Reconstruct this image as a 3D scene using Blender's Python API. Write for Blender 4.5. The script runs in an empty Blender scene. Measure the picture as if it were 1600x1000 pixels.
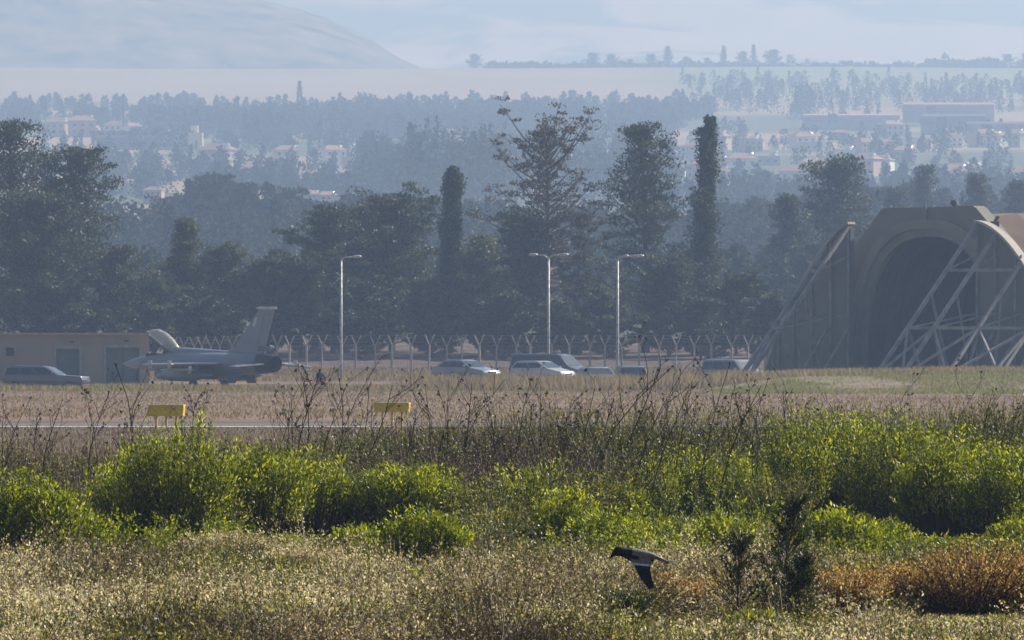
import bpy, math, random
import numpy as np
from mathutils import Vector
sc = bpy.context.scene
COL = sc.collection
PI = math.pi
R = math.radians
# ------------------------------------------------------------------ camera, world, sun, exposure
F, HOR, CAMZ = 15733.0, 558.0, 2.0        # focal length in photo pixels, eye level row, eye height
cam = bpy.data.cameras.new("camera")
cam.sensor_width = 36.0
cam.lens = 36.0 * F / 1600.0
cam.clip_start = 1.0
cam.clip_end = 40000.0
cam.dof.use_dof = True
cam.dof.focus_distance = 88.0
cam.dof.aperture_fstop = 48.0
camo = bpy.data.objects.new("camera", cam)
COL.objects.link(camo)
camo.location = (0, 0, CAMZ)
camo.rotation_euler = (R(90) + math.atan(58.0 / F), 0, 0)
sc.camera = camo

SUN_AZ, SUN_EL = R(52), R(36)
w = bpy.data.worlds.new("World")
sc.world = w
w.use_nodes = True
nt = w.node_tree
bg = nt.nodes["Background"]
sky = nt.nodes.new("ShaderNodeTexSky")
sky.sky_type = 'NISHITA'
sky.sun_disc = False
sky.sun_elevation = SUN_EL
sky.sun_rotation = SUN_AZ
sky.air_density = 1.0
sky.dust_density = 1.5
nt.links.new(sky.outputs[0], bg.inputs[0])
bg.inputs[1].default_value = 0.05
sl = bpy.data.lights.new("sun", 'SUN')
sl.energy = 5.0
sl.angle = R(0.5)
sl.color = (1.0, 0.95, 0.88)
so = bpy.data.objects.new("sun", sl)
COL.objects.link(so)
sd = Vector((math.sin(SUN_AZ) * math.cos(SUN_EL), math.cos(SUN_AZ) * math.cos(SUN_EL), math.sin(SUN_EL)))
so.rotation_euler = sd.to_track_quat('Z', 'Y').to_euler()
so.location = (300, 300, 400)
sc.view_settings.view_transform = 'Standard'
sc.view_settings.look = 'None'
sc.view_settings.gamma = 1.0
sc.view_settings.exposure = 0.70
sc.render.engine = 'CYCLES'
sc.cycles.volume_bounces = 1
sc.cycles.max_bounces = 6
sc.cycles.diffuse_bounces = 2
sc.cycles.transmission_bounces = 4
sc.cycles.use_denoising = True
sc.cycles.caustics_reflective = False
sc.cycles.caustics_refractive = False

rng = np.random.default_rng(11)
rnd = random.Random(5)

# ------------------------------------------------------------------ helpers
def X(px, d): return (px - 800.0) / F * d
def Z(py, d): return CAMZ + (HOR - py) / F * d
def sstep(a, b, x):
    t = np.clip((np.asarray(x, float) - a) / (b - a), 0, 1)
    return t * t * (3 - 2 * t)
def vnoise(x, y, seed=0):
    x = np.asarray(x, float); y = np.asarray(y, float)
    xi = np.floor(x).astype(np.int64); yi = np.floor(y).astype(np.int64)
    xf = x - xi; yf = y - yi
    def h(a, b):
        n = (a * 374761393 + b * 668265263 + seed * 1274126177) & 0x7fffffff
        n = ((n ^ (n >> 13)) * 1274126177) & 0x7fffffff
        return ((n ^ (n >> 16)) & 0xffff) / 65535.0
    u = xf * xf * (3 - 2 * xf); v = yf * yf * (3 - 2 * yf)
    return (h(xi, yi) * (1 - u) + h(xi + 1, yi) * u) * (1 - v) + (h(xi, yi + 1) * (1 - u) + h(xi + 1, yi + 1) * u) * v
def fbm(x, y, o=4, seed=0):
    s = 0; a = 0.5; t = 0
    for i in range(o):
        s = s + a * vnoise(np.asarray(x) * 2 ** i, np.asarray(y) * 2 ** i, seed + i * 7); t += a; a *= 0.5
    return s / t

TD = [0, 600, 625, 670, 700] ; TZ = [0, 0, .33, .64, 1.0]
for d_, p_ in ((760, 540), (900, 520), (1200, 485), (1500, 445), (1900, 390), (2400, 335), (3000, 280), (3600, 235), (4300, 190), (5000, 150), (5700, 118), (6000, 105)):
    TD.append(d_); TZ.append(Z(p_, d_))
zp = TZ[-1]
for d_, z_ in ((6100, zp - 1), (8300, zp - 6), (9300, 250), (10300, 300), (11300, 400), (12300, 470), (13000, 480)):
    TD.append(d_); TZ.append(z_)
def tz(x, y):
    x = np.asarray(x, float); y = np.asarray(y, float)
    z = np.interp(y, TD, TZ)
    bw = sstep(9, 17, x) * (1 - sstep(690, 760, y))
    bank = .82 * sstep(520, 588, y) + .018 * np.clip(x - 14, 0, 14) * sstep(540, 588, y)
    z = z * (1 - bw) + np.maximum(z, bank) * bw
    z = z + (fbm(x * .35, y * .12, 3, 3) - .5) * .10 * (1 - sstep(120, 200, y))
    z = z + (fbm(x * .05, y * .02, 3, 5) - .5) * .12 * sstep(300, 400, y) * (1 - sstep(560, 600, y))
    far = sstep(1000, 2500, y) * (1 - .65 * sstep(4800, 5600, y)) * (1 - sstep(6100, 7000, y))
    z = z + (fbm(x * .006, y * .004, 3, 9) - .5) * 6 * far
    m = sstep(8300, 9600, y) * (1 - .6 * sstep(11300, 12500, y))
    z = z + (fbm(x * .0035, y * .0016, 5, 21) - .5) * 70 * m
    return z
def gz(x, y): return float(tz(x, y))

def tag(o, label=None, cat=None, group=None, kind=None):
    if label: o["label"] = label
    if cat: o["category"] = cat
    if group: o["group"] = group
    if kind: o["kind"] = kind
    return o
def thing(name, label, cat, loc=(0, 0, 0), rz=0, group=None):
    o = bpy.data.objects.new(name, None)
    o.empty_display_size = .3
    COL.objects.link(o)
    o.location = loc; o.rotation_euler = (0, 0, rz)
    return tag(o, label, cat, group)
def copy_tree(o, parent=None):
    c = o.copy(); COL.objects.link(c)
    if parent: c.parent = parent
    for ch in list(o.children): copy_tree(ch, c)
    return c
def from_np(name, V, Q, mat, parent=None, loc=None, tint=None, smooth=False, mats=None, midx=None):
    V = np.ascontiguousarray(V, dtype=np.float32); Q = np.ascontiguousarray(Q, dtype=np.int32)
    me = bpy.data.meshes.new(name)
    n, k = Q.shape
    me.vertices.add(len(V)); me.vertices.foreach_set("co", V.ravel())
    me.loops.add(n * k); me.loops.foreach_set("vertex_index", Q.ravel())
    me.polygons.add(n); me.polygons.foreach_set("loop_start", np.arange(0, n * k, k, dtype=np.int32))
    if tint is not None:
        a = me.attributes.new("tint", 'FLOAT', 'POINT'); a.data.foreach_set("value", np.ascontiguousarray(tint, dtype=np.float32))
    me.update(calc_edges=True)
    me.polygons.foreach_set("use_smooth", np.full(n, smooth))
    me.materials.append(mat)
    o = bpy.data.objects.new(name, me)
    COL.objects.link(o)
    if parent: o.parent = parent
    if loc is not None: o.location = loc
    return o

class MB:
    def __init__(s): s.v = []; s.f = []
    def add(s, vs, fs):
        b = len(s.v); s.v += [tuple(v) for v in vs]; s.f += [tuple(i + b for i in f) for f in fs]; return s
    def box(s, cx, cy, cz, sx, sy, sz):
        x, y, z = sx / 2, sy / 2, sz / 2
        s.add([(cx + a * x, cy + b * y, cz + c * z) for a in (-1, 1) for b in (-1, 1) for c in (-1, 1)],
              [(0, 1, 3, 2), (4, 6, 7, 5), (0, 4, 5, 1), (2, 3, 7, 6), (0, 2, 6, 4), (1, 5, 7, 3)]); return s
    def tube(s, pts, rads, n=8, cap=True):
        pts = [Vector(p) for p in pts]
        if not hasattr(rads, '__len__'): rads = [rads] * len(pts)
        b = len(s.v); prev = None
        for i, p in enumerate(pts):
            t = (pts[min(i + 1, len(pts) - 1)] - pts[max(i - 1, 0)]).normalized()
            a = prev if prev else (Vector((0, 0, 1)) if abs(t.z) < .9 else Vector((1, 0, 0)))
            u = (a - t * a.dot(t)).normalized(); v = t.cross(u); prev = u
            for k in range(n):
                q = p + (u * math.cos(2 * PI * k / n) + v * math.sin(2 * PI * k / n)) * rads[i]
                s.v.append(tuple(q))
        for i in range(len(pts) - 1):
            for k in range(n):
                s.f.append((b + i * n + k, b + i * n + (k + 1) % n, b + (i + 1) * n + (k + 1) % n, b + (i + 1) * n + k))
        if cap:
            s.f.append(tuple(b + k for k in range(n))[::-1]); s.f.append(tuple(b + (len(pts) - 1) * n + k for k in range(n)))
        return s
    def beam(s, a, b, w_, h_=None):            # square section bar
        a = Vector(a); b = Vector(b); h_ = h_ or w_
        t = (b - a).normalized(); r = Vector((0, 0, 1)) if abs(t.z) < .95 else Vector((1, 0, 0))
        u = t.cross(r).normalized(); v = u.cross(t)
        vs = [p + u * sx * w_ / 2 + v * sz * h_ / 2 for p in (a, b) for sx, sz in ((-1, -1), (1, -1), (1, 1), (-1, 1))]
        s.add(vs, [(3, 2, 1, 0), (4, 5, 6, 7), (0, 1, 5, 4), (1, 2, 6, 5), (2, 3, 7, 6), (3, 0, 4, 7)]); return s
    def loft(s, rings, cap=True):
        b = len(s.v); n = len(rings[0])
        for r in rings: s.v += [tuple(p) for p in r]
        for i in range(len(rings) - 1):
            for k in range(n):
                s.f.append((b + i * n + k, b + i * n + (k + 1) % n, b + (i + 1) * n + (k + 1) % n, b + (i + 1) * n + k))
        if cap:
            s.f.append(tuple(b + k for k in range(n))[::-1]); s.f.append(tuple(b + (len(rings) - 1) * n + k for k in range(n)))
        return s
    def prism(s, poly, offs):                  # polygon (3D points) pushed along a vector
        n = len(poly); o = Vector(offs)
        vs = [Vector(p) for p in poly]; vs = vs + [p + o for p in vs]
        s.add(vs, [tuple(range(n))[::-1], tuple(range(n, 2 * n))] + [(i, (i + 1) % n, n + (i + 1) % n, n + i) for i in range(n)]); return s
    def build(s, name, mat, parent=None, smooth=False, loc=None, bevel=0):
        me = bpy.data.meshes.new(name); me.from_pydata(s.v, [], s.f); me.update()
        me.materials.append(mat)
        if smooth:
            for p in me.polygons: p.use_smooth = True
        o = bpy.data.objects.new(name, me); COL.objects.link(o)
        if parent: o.parent = parent
        if loc is not None: o.location = loc
        if bevel:
            m = o.modifiers.new("bevel", 'BEVEL'); m.width = bevel; m.segments = 2; m.limit_method = 'ANGLE'
        return o

# ------------------------------------------------------------------ materials
def mat(name, c, rough=.7, c2=None, scale=3.0, metal=0.0, bump=0.0, spec=.5, stretch=(1, 1, 1), detail=6):
    m = bpy.data.materials.new(name); m.use_nodes = True
    n = m.node_tree.nodes; l = m.node_tree.links; p = n["Principled BSDF"]
    p.inputs["Roughness"].default_value = rough; p.inputs["Metallic"].default_value = metal
    p.inputs["Specular IOR Level"].default_value = spec
    c2 = c2 or tuple(v * .72 for v in c)
    tc = n.new("ShaderNodeTexCoord"); mp = n.new("ShaderNodeMapping"); mp.inputs["Scale"].default_value = stretch
    no = n.new("ShaderNodeTexNoise"); no.inputs["Scale"].default_value = scale; no.inputs["Detail"].default_value = detail
    rp = n.new("ShaderNodeValToRGB")
    rp.color_ramp.elements[0].position = .35; rp.color_ramp.elements[0].color = (*c2, 1)
    rp.color_ramp.elements[1].position = .65; rp.color_ramp.elements[1].color = (*c, 1)
    l.new(tc.outputs["Object"], mp.inputs[0]); l.new(mp.outputs[0], no.inputs[0]); l.new(no.outputs[0], rp.inputs[0]); l.new(rp.outputs[0], p.inputs["Base Color"])
    if bump:
        b = n.new("ShaderNodeBump"); b.inputs["Strength"].default_value = bump; b.inputs["Distance"].default_value = .05
        l.new(no.outputs[0], b.inputs["Height"]); l.new(b.outputs[0], p.inputs["Normal"])
    return m
def leafmat(name, cols, trans=.45, rough=.5, tcol=1.5, spec=.5, tb=.45):
    m = bpy.data.materials.new(name); m.use_nodes = True
    n = m.node_tree.nodes; l = m.node_tree.links; p = n["Principled BSDF"]
    p.inputs["Roughness"].default_value = rough; p.inputs["Specular IOR Level"].default_value = spec
    at = n.new("ShaderNodeAttribute"); at.attribute_name = "tint"
    rp = n.new("ShaderNodeValToRGB"); cr = rp.color_ramp
    while len(cr.elements) < len(cols): cr.elements.new(.5)
    for i, c in enumerate(cols):
        cr.elements[i].position = i / (len(cols) - 1); cr.elements[i].color = (*c, 1)
    l.new(at.outputs["Fac"], rp.inputs[0]); l.new(rp.outputs[0], p.inputs["Base Color"])
    tr = n.new("ShaderNodeBsdfTranslucent"); mx = n.new("ShaderNodeMixShader"); mu = n.new("ShaderNodeMixRGB")
    mu.blend_type = 'MULTIPLY'; mu.inputs[0].default_value = 1; mu.inputs[2].default_value = (tcol, tcol, tcol * tb, 1)
    l.new(rp.outputs[0], mu.inputs[1]); l.new(mu.outputs[0], tr.inputs[0])
    mx.inputs[0].default_value = trans
    l.new(p.outputs[0], mx.inputs[1]); l.new(tr.outputs[0], mx.inputs[2]); l.new(mx.outputs[0], n["Material Output"].inputs[0])
    return m
M = {}
M['bark'] = mat('bark', (.16, .125, .10), .9, (.09, .07, .055), 2, bump=.4)
M['bark_pale'] = mat('pale_bark', (.26, .21, .17), .9, (.15, .12, .10), 2)
M['needle'] = leafmat('pine_needles', [(.022, .034, .016), (.045, .062, .026), (.085, .105, .04)], .25, .6, 1.3)
M['needle_pale'] = leafmat('grey_green_foliage', [(.05, .062, .035), (.085, .105, .055), (.14, .155, .08)], .3, .6, 1.3)
M['needle_brown'] = leafmat('thin_dry_needles', [(.045, .045, .025), (.08, .072, .04), (.14, .105, .065)], .25, .6, 1.2)
M['far_green'] = leafmat('far_foliage', [(.025, .04, .02), (.05, .068, .032), (.08, .10, .05)], .1, .9, 1.0, spec=.1)
M['green'] = leafmat('green_shrub_leaf', [(.020, .032, .003), (.078, .104, .005), (.195, .222, .008), (.46, .46, .03)], .44, .45, 1.8, spec=.35, tb=.3)
M['olive'] = leafmat('olive_shrub_leaf', [(.03, .036, .008), (.085, .095, .018), (.18, .175, .04), (.42, .37, .17)], .42, .5, 1.5, tb=.35)
M['beige'] = leafmat('grey_beige_scrub', [(.06, .042, .02), (.22, .165, .095), (.50, .41, .27), (.86, .76, .59)], .40, .55, 1.25, tb=.58, spec=.4)
M['brownscrub'] = leafmat('brown_dry_scrub', [(.05, .028, .02), (.12, .075, .05), (.23, .155, .11), (.48, .39, .30)], .3, .6, 1.2, tb=.8)
M['rust'] = leafmat('rust_scrub', [(.09, .045, .016), (.27, .145, .045), (.50, .30, .11), (.74, .52, .28)], .4, .55, 1.3)
M['darkleaf'] = leafmat('dark_conifer_leaf', [(.012, .018, .006), (.03, .042, .010), (.07, .085, .018), (.22, .22, .06)], .35, .45, 1.5)
M['drygrass'] = leafmat('dry_grass', [(.16, .115, .085), (.24, .175, .13), (.34, .26, .18)], .35, .7, 1.1)
M['greengrass'] = leafmat('green_grass', [(.12, .10, .045), (.17, .17, .05), (.24, .25, .09)], .4, .7, 1.3)
M['twig'] = leafmat('twig_bark', [(.03, .02, .016), (.07, .048, .035), (.15, .11, .085), (.36, .31, .26)], .05, .7, 1)
M['stalk'] = leafmat('dark_stalk', [(.02, .013, .01), (.045, .028, .018), (.09, .055, .035)], .03, .7, 1)
M['seed'] = mat('seed_head', (.05, .028, .015), .9, (.02, .012, .008), 40)
M['straw'] = mat('straw_stem', (.55, .33, .13), .6, (.4, .22, .08), 10)

# ------------------------------------------------------------------ foliage builders
def unit(a): return a / np.maximum(np.linalg.norm(a, axis=-1, keepdims=True), 1e-9)
def rdir(n, up=0.0, g=None):
    g = g or rng
    v = g.normal(size=(n, 3)); v[:, 2] += up
    return unit(v)
def leafq(C, D, L, Wd, g=None):
    n = len(C)
    S = unit(np.cross(D, rdir(n, 0, g)))
    L = np.broadcast_to(L, (n,))[:, None]; Wd = np.broadcast_to(Wd, (n,))[:, None]
    V = np.stack([C, C + D * L * .5 + S * Wd * .5, C + D * L, C + D * L * .45 - S * Wd * .5], 1).reshape(-1, 3)
    Q = np.arange(4 * n).reshape(n, 4)
    return V, Q
def segq(P0, P1, r0, r1):
    n = len(P0); T = unit(P1 - P0)
    ref = np.where(np.abs(T[:, 2:3]) < .9, np.array([[0, 0, 1.]]), np.array([[1., 0, 0]]))
    U = unit(np.cross(T, ref)); W_ = np.cross(T, U)
    r0 = np.broadcast_to(r0, (n,))[:, None]; r1 = np.broadcast_to(r1, (n,))[:, None]
    vs = []
    for P_, r in ((P0, r0), (P1, r1)):
        for k in range(3):
            a = 2 * PI * k / 3
            vs.append(P_ + (U * math.cos(a) + W_ * math.sin(a)) * r)
    V = np.stack(vs, 1).reshape(-1, 3)
    b = (np.arange(n) * 6)[:, None]
    Q = np.concatenate([b + np.array([[k, (k + 1) % 3, 3 + (k + 1) % 3, 3 + k]]) for k in range(3)], 0)
    return V, Q
class NP:
    def __init__(s): s.V = []; s.Q = []; s.T = []; s.n = 0
    def add(s, VQ, t):
        V, Q = VQ; s.V.append(V); s.Q.append(Q + s.n); s.n += len(V)
        t = np.asarray(t, float)
        if t.ndim == 0: t = np.full(len(V), float(t))
        elif len(t) != len(V): t = np.repeat(t, len(V) // len(t))
        s.T.append(t); return s
    def build(s, name, m, parent=None, loc=None, origin=None):
        V = np.concatenate(s.V)
        if origin is not None: V = V - np.array(origin)[None]
        return from_np(name, V, np.concatenate(s.Q), m, parent, loc if loc is not None else origin, np.clip(np.concatenate(s.T), 0, 1))

def make_tree(H, Wd, kind, seed, lq=None, lm='needle', bm='bark', leafl=.34, dens=1.0):
    """returns (trunk_mb, crown NP) in local coords, base at the origin"""
    g = np.random.default_rng(seed); r_ = random.Random(seed)
    tr = MB(); cr = NP()
    ph = r_.uniform(0, 6)
    def trunk_at(t):
        return Vector((math.sin(t * 3 + ph) * .018 * H * t, math.cos(t * 2.3 + ph) * .018 * H * t, t * H))
    n = 9
    tr.tube([trunk_at(i / n) for i in range(n + 1)], [max(.02, .021 * H * (1 - i / n) ** .8 + .012) for i in range(n + 1)], 7)
    segs0, segs1 = [], []; cl = []; cs = []
    P = {'airy': (50, [.2, .3, .42, .52, .62, .7, .8, .9, 1], [.25, .5, .95, 1, .7, .55, .85, .6, .12], .22),
         'dense': (84, [.1, .25, .42, .58, .7, .8, .9, 1], [.55, .9, 1, .92, .78, .5, .40, .08], .10),
         'broad': (80, [0, .15, .4, .65, .85, 1], [.85, 1, .98, .82, .52, .10], .05),
         'round': (66, [.1, .3, .55, .78, .92, 1], [.45, .8, 1, .88, .55, .10], .15),
         'column': (92, [0, .2, .4, .55, .66, .72, .82, .93, 1], [.75, .85, 1, .95, .85, .62, .80, .62, .12], .05),
         'cone': (60, [0, .2, 1], [.9, 1, .05], .06), 'bushy': (60, [0, .3, .7, .9, 1], [.9, 1, .78, .45, .12], .02)}
    nb, pt_, pv_, t0 = P[kind]
    prof = lambda t: np.interp(t, pt_, pv_)
    nb = int(nb * dens)
    lob = [r_.uniform(0, 2 * PI) for _ in range(5)]
    for i in range(nb):
        t = t0 + (1 - t0) * ((i + r_.random()) / nb) ** .9
        az = i * 2.4 + r_.uniform(-.5, .5)
        lb = 1 + .20 * math.sin(az * 2 + lob[0] + t * 6) + .18 * math.sin(az + lob[1] - t * 9) + .16 * math.sin(t * 24 + lob[2]) + .1 * math.sin(t * 43 + lob[3] + az)
        if kind == 'column': lb = 1 + .30 * math.sin(t * 26 + lob[0] + az) + .2 * math.sin(az * 2 + t * 15)
        L = Wd / 2 * float(prof(t)) * lb * r_.uniform(.62, 1.05)
        if kind == 'airy': L *= r_.choice([.55, .8, 1, 1, 1.35])
        el = {'column': .9, 'airy': .30, 'cone': .3}.get(kind, .30) + r_.uniform(-.2, .3) + (.35 * t)
        b = trunk_at(min(t, .985)); d = Vector((math.cos(az) * math.cos(el), math.sin(az) * math.cos(el), math.sin(el)))
        mid = b + d * L * .5 + Vector((0, 0, -.04 * L)); end = b + d * L + Vector((0, 0, .08 * L))
        segs0 += [b, mid]; segs1 += [mid, end]
        k = max(1, int(L / (.075 * H))) if kind != 'column' else 1
        for q in range(k + 1):
            s_ = (.42 if kind == 'airy' else .3) + .7 * q / k + r_.uniform(-.06, .06)
            p = b + (end - b) * min(s_, 1.03) + Vector((r_.gauss(0, 1), r_.gauss(0, 1), r_.gauss(0, .6))) * .014 * H
            cl.append(p); cs.append(r_.uniform(.6, 1.3) if kind != 'column' else r_.uniform(.5, 1.6))
    S0 = np.array([tuple(v) for v in segs0]); S1 = np.array([tuple(v) for v in segs1])
    ra = np.tile([.006 * H, .0035 * H], len(S0) // 2); rb = np.tile([.0035 * H, .0015 * H], len(S0) // 2)
    tw = NP().add(segq(S0, S1, ra, rb), .4)
    C = np.array([tuple(v) for v in cl]); cs = np.array(cs)
    per = lq or 46
    k = per if kind != 'airy' else per // 2
    base = {'airy': .0155, 'dense': .031, 'round': .030}.get(kind, .033) * H
    if kind == 'column': base = Wd * .15 * np.interp(C[:, 2:3].repeat(k, 0) / H, pt_, pv_) + .05
    CC = np.repeat(C, k, 0)
    # clumps are sprays: flattened, denser at their top
    gn = g.normal(size=CC.shape); gn *= np.minimum(1, 1.7 / np.maximum(np.linalg.norm(gn, axis=1, keepdims=True), 1e-6))
    sc_ = np.repeat(cs, k)[:, None] * base
    P_ = CC + gn * sc_ * np.array([[1.15, 1.15, .42 if kind != 'column' else 1.3]])
    D = rdir(len(P_), .5, g)
    out = unit(P_ - np.array([[0, 0, H * .5]]))
    D = unit(D + out * .5)
    ll = leafl * g.uniform(.6, 1.3, len(P_))
    tint = np.clip(np.repeat(g.uniform(.1, .8, len(C)), k) + g.normal(0, .18, len(P_)), 0, 1)
    cr.add(leafq(P_, D, ll, ll * .55, g), tint)
    return tr, tw, cr
def place_tree(name, label, cat, px, d, toppy, wpx, kind, seed, lm='needle', bm='bark', group=None, lq=None, leafl=.34, dens=1.0, base_drop=.3):
    x = X(px, d); z0 = gz(x, d) - base_drop * .3
    H = Z(toppy, d) - z0; W_ = wpx / F * d
    t = thing(name, label, cat, (x, d, z0), 0, group)
    tr, tw, cr = make_tree(H, W_, kind, seed, lq, lm, bm, leafl, dens)
    t.scale = (1, 1, H / float(np.percentile(np.concatenate(cr.V)[:, 2], 99.8)))
    to = tr.build('trunk', M[bm], t, True)
    tw.build('branches', M[bm], t)
    cr.build('crown', M[lm], t)
    return t

# ------------------------------------------------------------------ ground (one sheet to the far hills)
def make_ground():
    ys = np.concatenate([np.linspace(-30, 60, 12), np.arange(61, 135, .8), np.arange(135, 300, 3), np.arange(300, 760, 3.5),
                         760 * (8300 / 760.) ** np.linspace(0, 1, 160)[1:], np.arange(8330, 13000, 32)])
    us = np.linspace(-1, 1, 201); us = np.sign(us) * np.abs(us) ** 1.25
    YY, UU = np.meshgrid(ys, us, indexing='ij')
    XX = UU * (np.maximum(YY, 0) * .2 + 40)
    ZZ = tz(XX, YY)
    nr, nc = YY.shape
    V = np.stack([XX, YY, ZZ], -1).reshape(-1, 3)
    i = np.arange(nr - 1)[:, None] * nc + np.arange(nc - 1)[None]
    Q = np.stack([i, i + 1, i + nc + 1, i + nc], -1).reshape(-1, 4)
    x, y = V[:, 0], V[:, 1]
    c = np.zeros((len(V), 3))
    def zone(wt, col): c[:] = c * (1 - wt[:, None]) + np.array(col)[None] * wt[:, None]
    one = np.ones(len(V))
    zone(one, (.085, .065, .042))
    zone(sstep(125, 150, y), (.12, .095, .06))
    zone(sstep(300, 330, y), (.22, .155, .12))
    n1 = fbm(x * .06, y * .02, 4, 40)
    zone(sstep(.5, .62, n1) * sstep(330, 380, y) * .6, (.16, .135, .085))
    zone(sstep(545, 560, y) * sstep(.42, .55, fbm(x * .09, y * .03, 4, 41)) * .75, (.22, .19, .10))
    gb = sstep(9, 16, x) * sstep(522, 540, y) * (1 - sstep(600, 640, y))
    zone(gb * .7 * sstep(.42, .58, fbm(x * .12, y * .05, 4, 42)), (.18, .19, .075))
    zone(sstep(625, 650, y), (.145, .11, .09))
    zone(sstep(760, 800, y), (.07, .08, .045))
    t1 = sstep(.46, .56, fbm(x * .012, y * .006, 4, 43))
    zone(sstep(1900, 2200, y), (.10, .12, .07))
    zone(sstep(1900, 2200, y) * t1, (.34, .25, .18))
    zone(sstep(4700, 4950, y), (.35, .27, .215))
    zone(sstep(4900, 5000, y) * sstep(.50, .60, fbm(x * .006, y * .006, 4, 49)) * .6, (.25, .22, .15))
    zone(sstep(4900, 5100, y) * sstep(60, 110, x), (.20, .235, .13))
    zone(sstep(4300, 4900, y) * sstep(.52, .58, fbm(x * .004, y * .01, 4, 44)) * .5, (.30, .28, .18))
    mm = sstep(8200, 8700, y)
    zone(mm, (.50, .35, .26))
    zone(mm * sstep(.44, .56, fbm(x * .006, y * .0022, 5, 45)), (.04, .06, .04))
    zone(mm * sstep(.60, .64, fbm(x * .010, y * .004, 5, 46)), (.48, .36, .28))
    m = bpy.data.materials.new('ground_soil'); m.use_nodes = True
    n = m.node_tree.nodes; l = m.node_tree.links; p = n["Principled BSDF"]; p.inputs["Roughness"].default_value = .95
    p.inputs["Specular IOR Level"].default_value = .1
    at = n.new("ShaderNodeAttribute"); at.attribute_name = "Col"
    tc = n.new("ShaderNodeTexCoord")
    no = n.new("ShaderNodeTexNoise"); no.inputs["Scale"].default_value = .9; no.inputs["Detail"].default_value = 8
    mr = n.new("ShaderNodeMapRange"); mr.inputs[1].default_value = .3; mr.inputs[2].default_value = .7; mr.inputs[3].default_value = .65; mr.inputs[4].default_value = 1.3
    mu = n.new("ShaderNodeMixRGB"); mu.blend_type = 'MULTIPLY'; mu.inputs[0].default_value = 1
    l.new(tc.outputs["Object"], no.inputs[0]); l.new(no.outputs[0], mr.inputs[0]); l.new(at.outputs["Color"], mu.inputs[1]); l.new(mr.outputs[0], mu.inputs[2]); l.new(mu.outputs[0], p.inputs["Base Color"])
    bm_ = n.new("ShaderNodeBump"); bm_.inputs["Distance"].default_value = .3; l.new(no.outputs[0], bm_.inputs["Height"]); l.new(bm_.outputs[0], p.inputs["Normal"])
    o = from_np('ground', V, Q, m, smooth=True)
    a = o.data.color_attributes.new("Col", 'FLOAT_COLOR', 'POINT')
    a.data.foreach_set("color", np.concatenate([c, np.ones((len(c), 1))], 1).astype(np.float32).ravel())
    tag(o, kind='structure')
make_ground()

def make_hill():
    pxs = np.linspace(-700, 720, 160); ys = np.linspace(6300, 8100, 90)
    PX, YY = np.meshgrid(pxs, ys, indexing='ij')
    XX = (PX - 800) / F * 7100
    crest_py = np.interp(PX, [-700, -300, 0, 200, 300, 350, 420, 480, 520, 560, 590, 615, 660, 720], [60, -30, -45, -30, -6, 6, 18, 33, 47, 66, 84, 101, 122, 150])
    zc = CAMZ + (HOR - crest_py) / F * 7100
    b = sstep(6300, 7100, YY) * (1 - sstep(7150, 8050, YY))
    ridge = .84 + .16 * fbm(XX * .012, YY * .006, 5, 60)
    ZZ = (zp - 14) + (zc + 6 - zp + 14) * b * np.where(np.abs(YY - 7100) < 400, 1 - (1 - ridge) * np.abs(YY - 7100) / 400, ridge)
    ZZ += (fbm(XX * .03, YY * .03, 3, 61) - .5) * 5 * b
    V = np.stack([XX, YY, ZZ], -1).reshape(-1, 3); nr, nc = PX.shape
    i = np.arange(nr - 1)[:, None] * nc + np.arange(nc - 1)[None]
    Q = np.stack([i, i + nc, i + nc + 1, i + 1], -1).reshape(-1, 4)
    m = mat('hill_scrub', (.23, .20, .14), .95, (.02, .03, .02), .04, spec=.1, stretch=(1, .5, 1), detail=10)
    o = from_np('hill', V, Q, m, smooth=True); tag(o, kind='structure')
make_hill()

# taxiway: asphalt sheet with an edge line
def strip(name, y0, y1, z, m, x0=-70, x1=70):
    mb = MB(); mb.add([(x0, y0, z), (x1, y0, z), (x1, y1, z), (x0, y1, z)], [(0, 1, 2, 3)])
    return tag(mb.build(name, m), kind='structure')
strip('taxiway', 286, 303, .012, mat('asphalt', (.17, .135, .12), .85, (.12, .095, .085), .6, spec=.2, stretch=(.3, 2, 1)))
strip('taxiway_line', 286.4, 288.6, .016, mat('white_paint', (.8, .8, .76), .6, (.5, .47, .42), 2.2), -70, -3.4)

# ------------------------------------------------------------------ haze
def make_haze():
    mb = MB(); x0, x1, y0, y1, z0, z1 = -2800, 2800, -90, 13300, -2.5, 530
    mb.box((x0 + x1) / 2, (y0 + y1) / 2, (z0 + z1) / 2, x1 - x0, y1 - y0, z1 - z0)
    m = bpy.data.materials.new('haze_air'); m.use_nodes = True
    n = m.node_tree.nodes; n.remove(n["Principled BSDF"])
    v = n.new("ShaderNodeVolumePrincipled")
    v.inputs["Color"].default_value = (.292, .400, .612, 1); v.inputs["Absorption Color"].default_value = (.36, .36, .36, 1)
    v.inputs["Density"].default_value = .00034; v.inputs["Anisotropy"].default_value = .35
    m.node_tree.links.new(v.outputs[0], n["Material Output"].inputs["Volume"])
    o = mb.build('haze', m); tag(o, kind='stuff')
make_haze()

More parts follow.
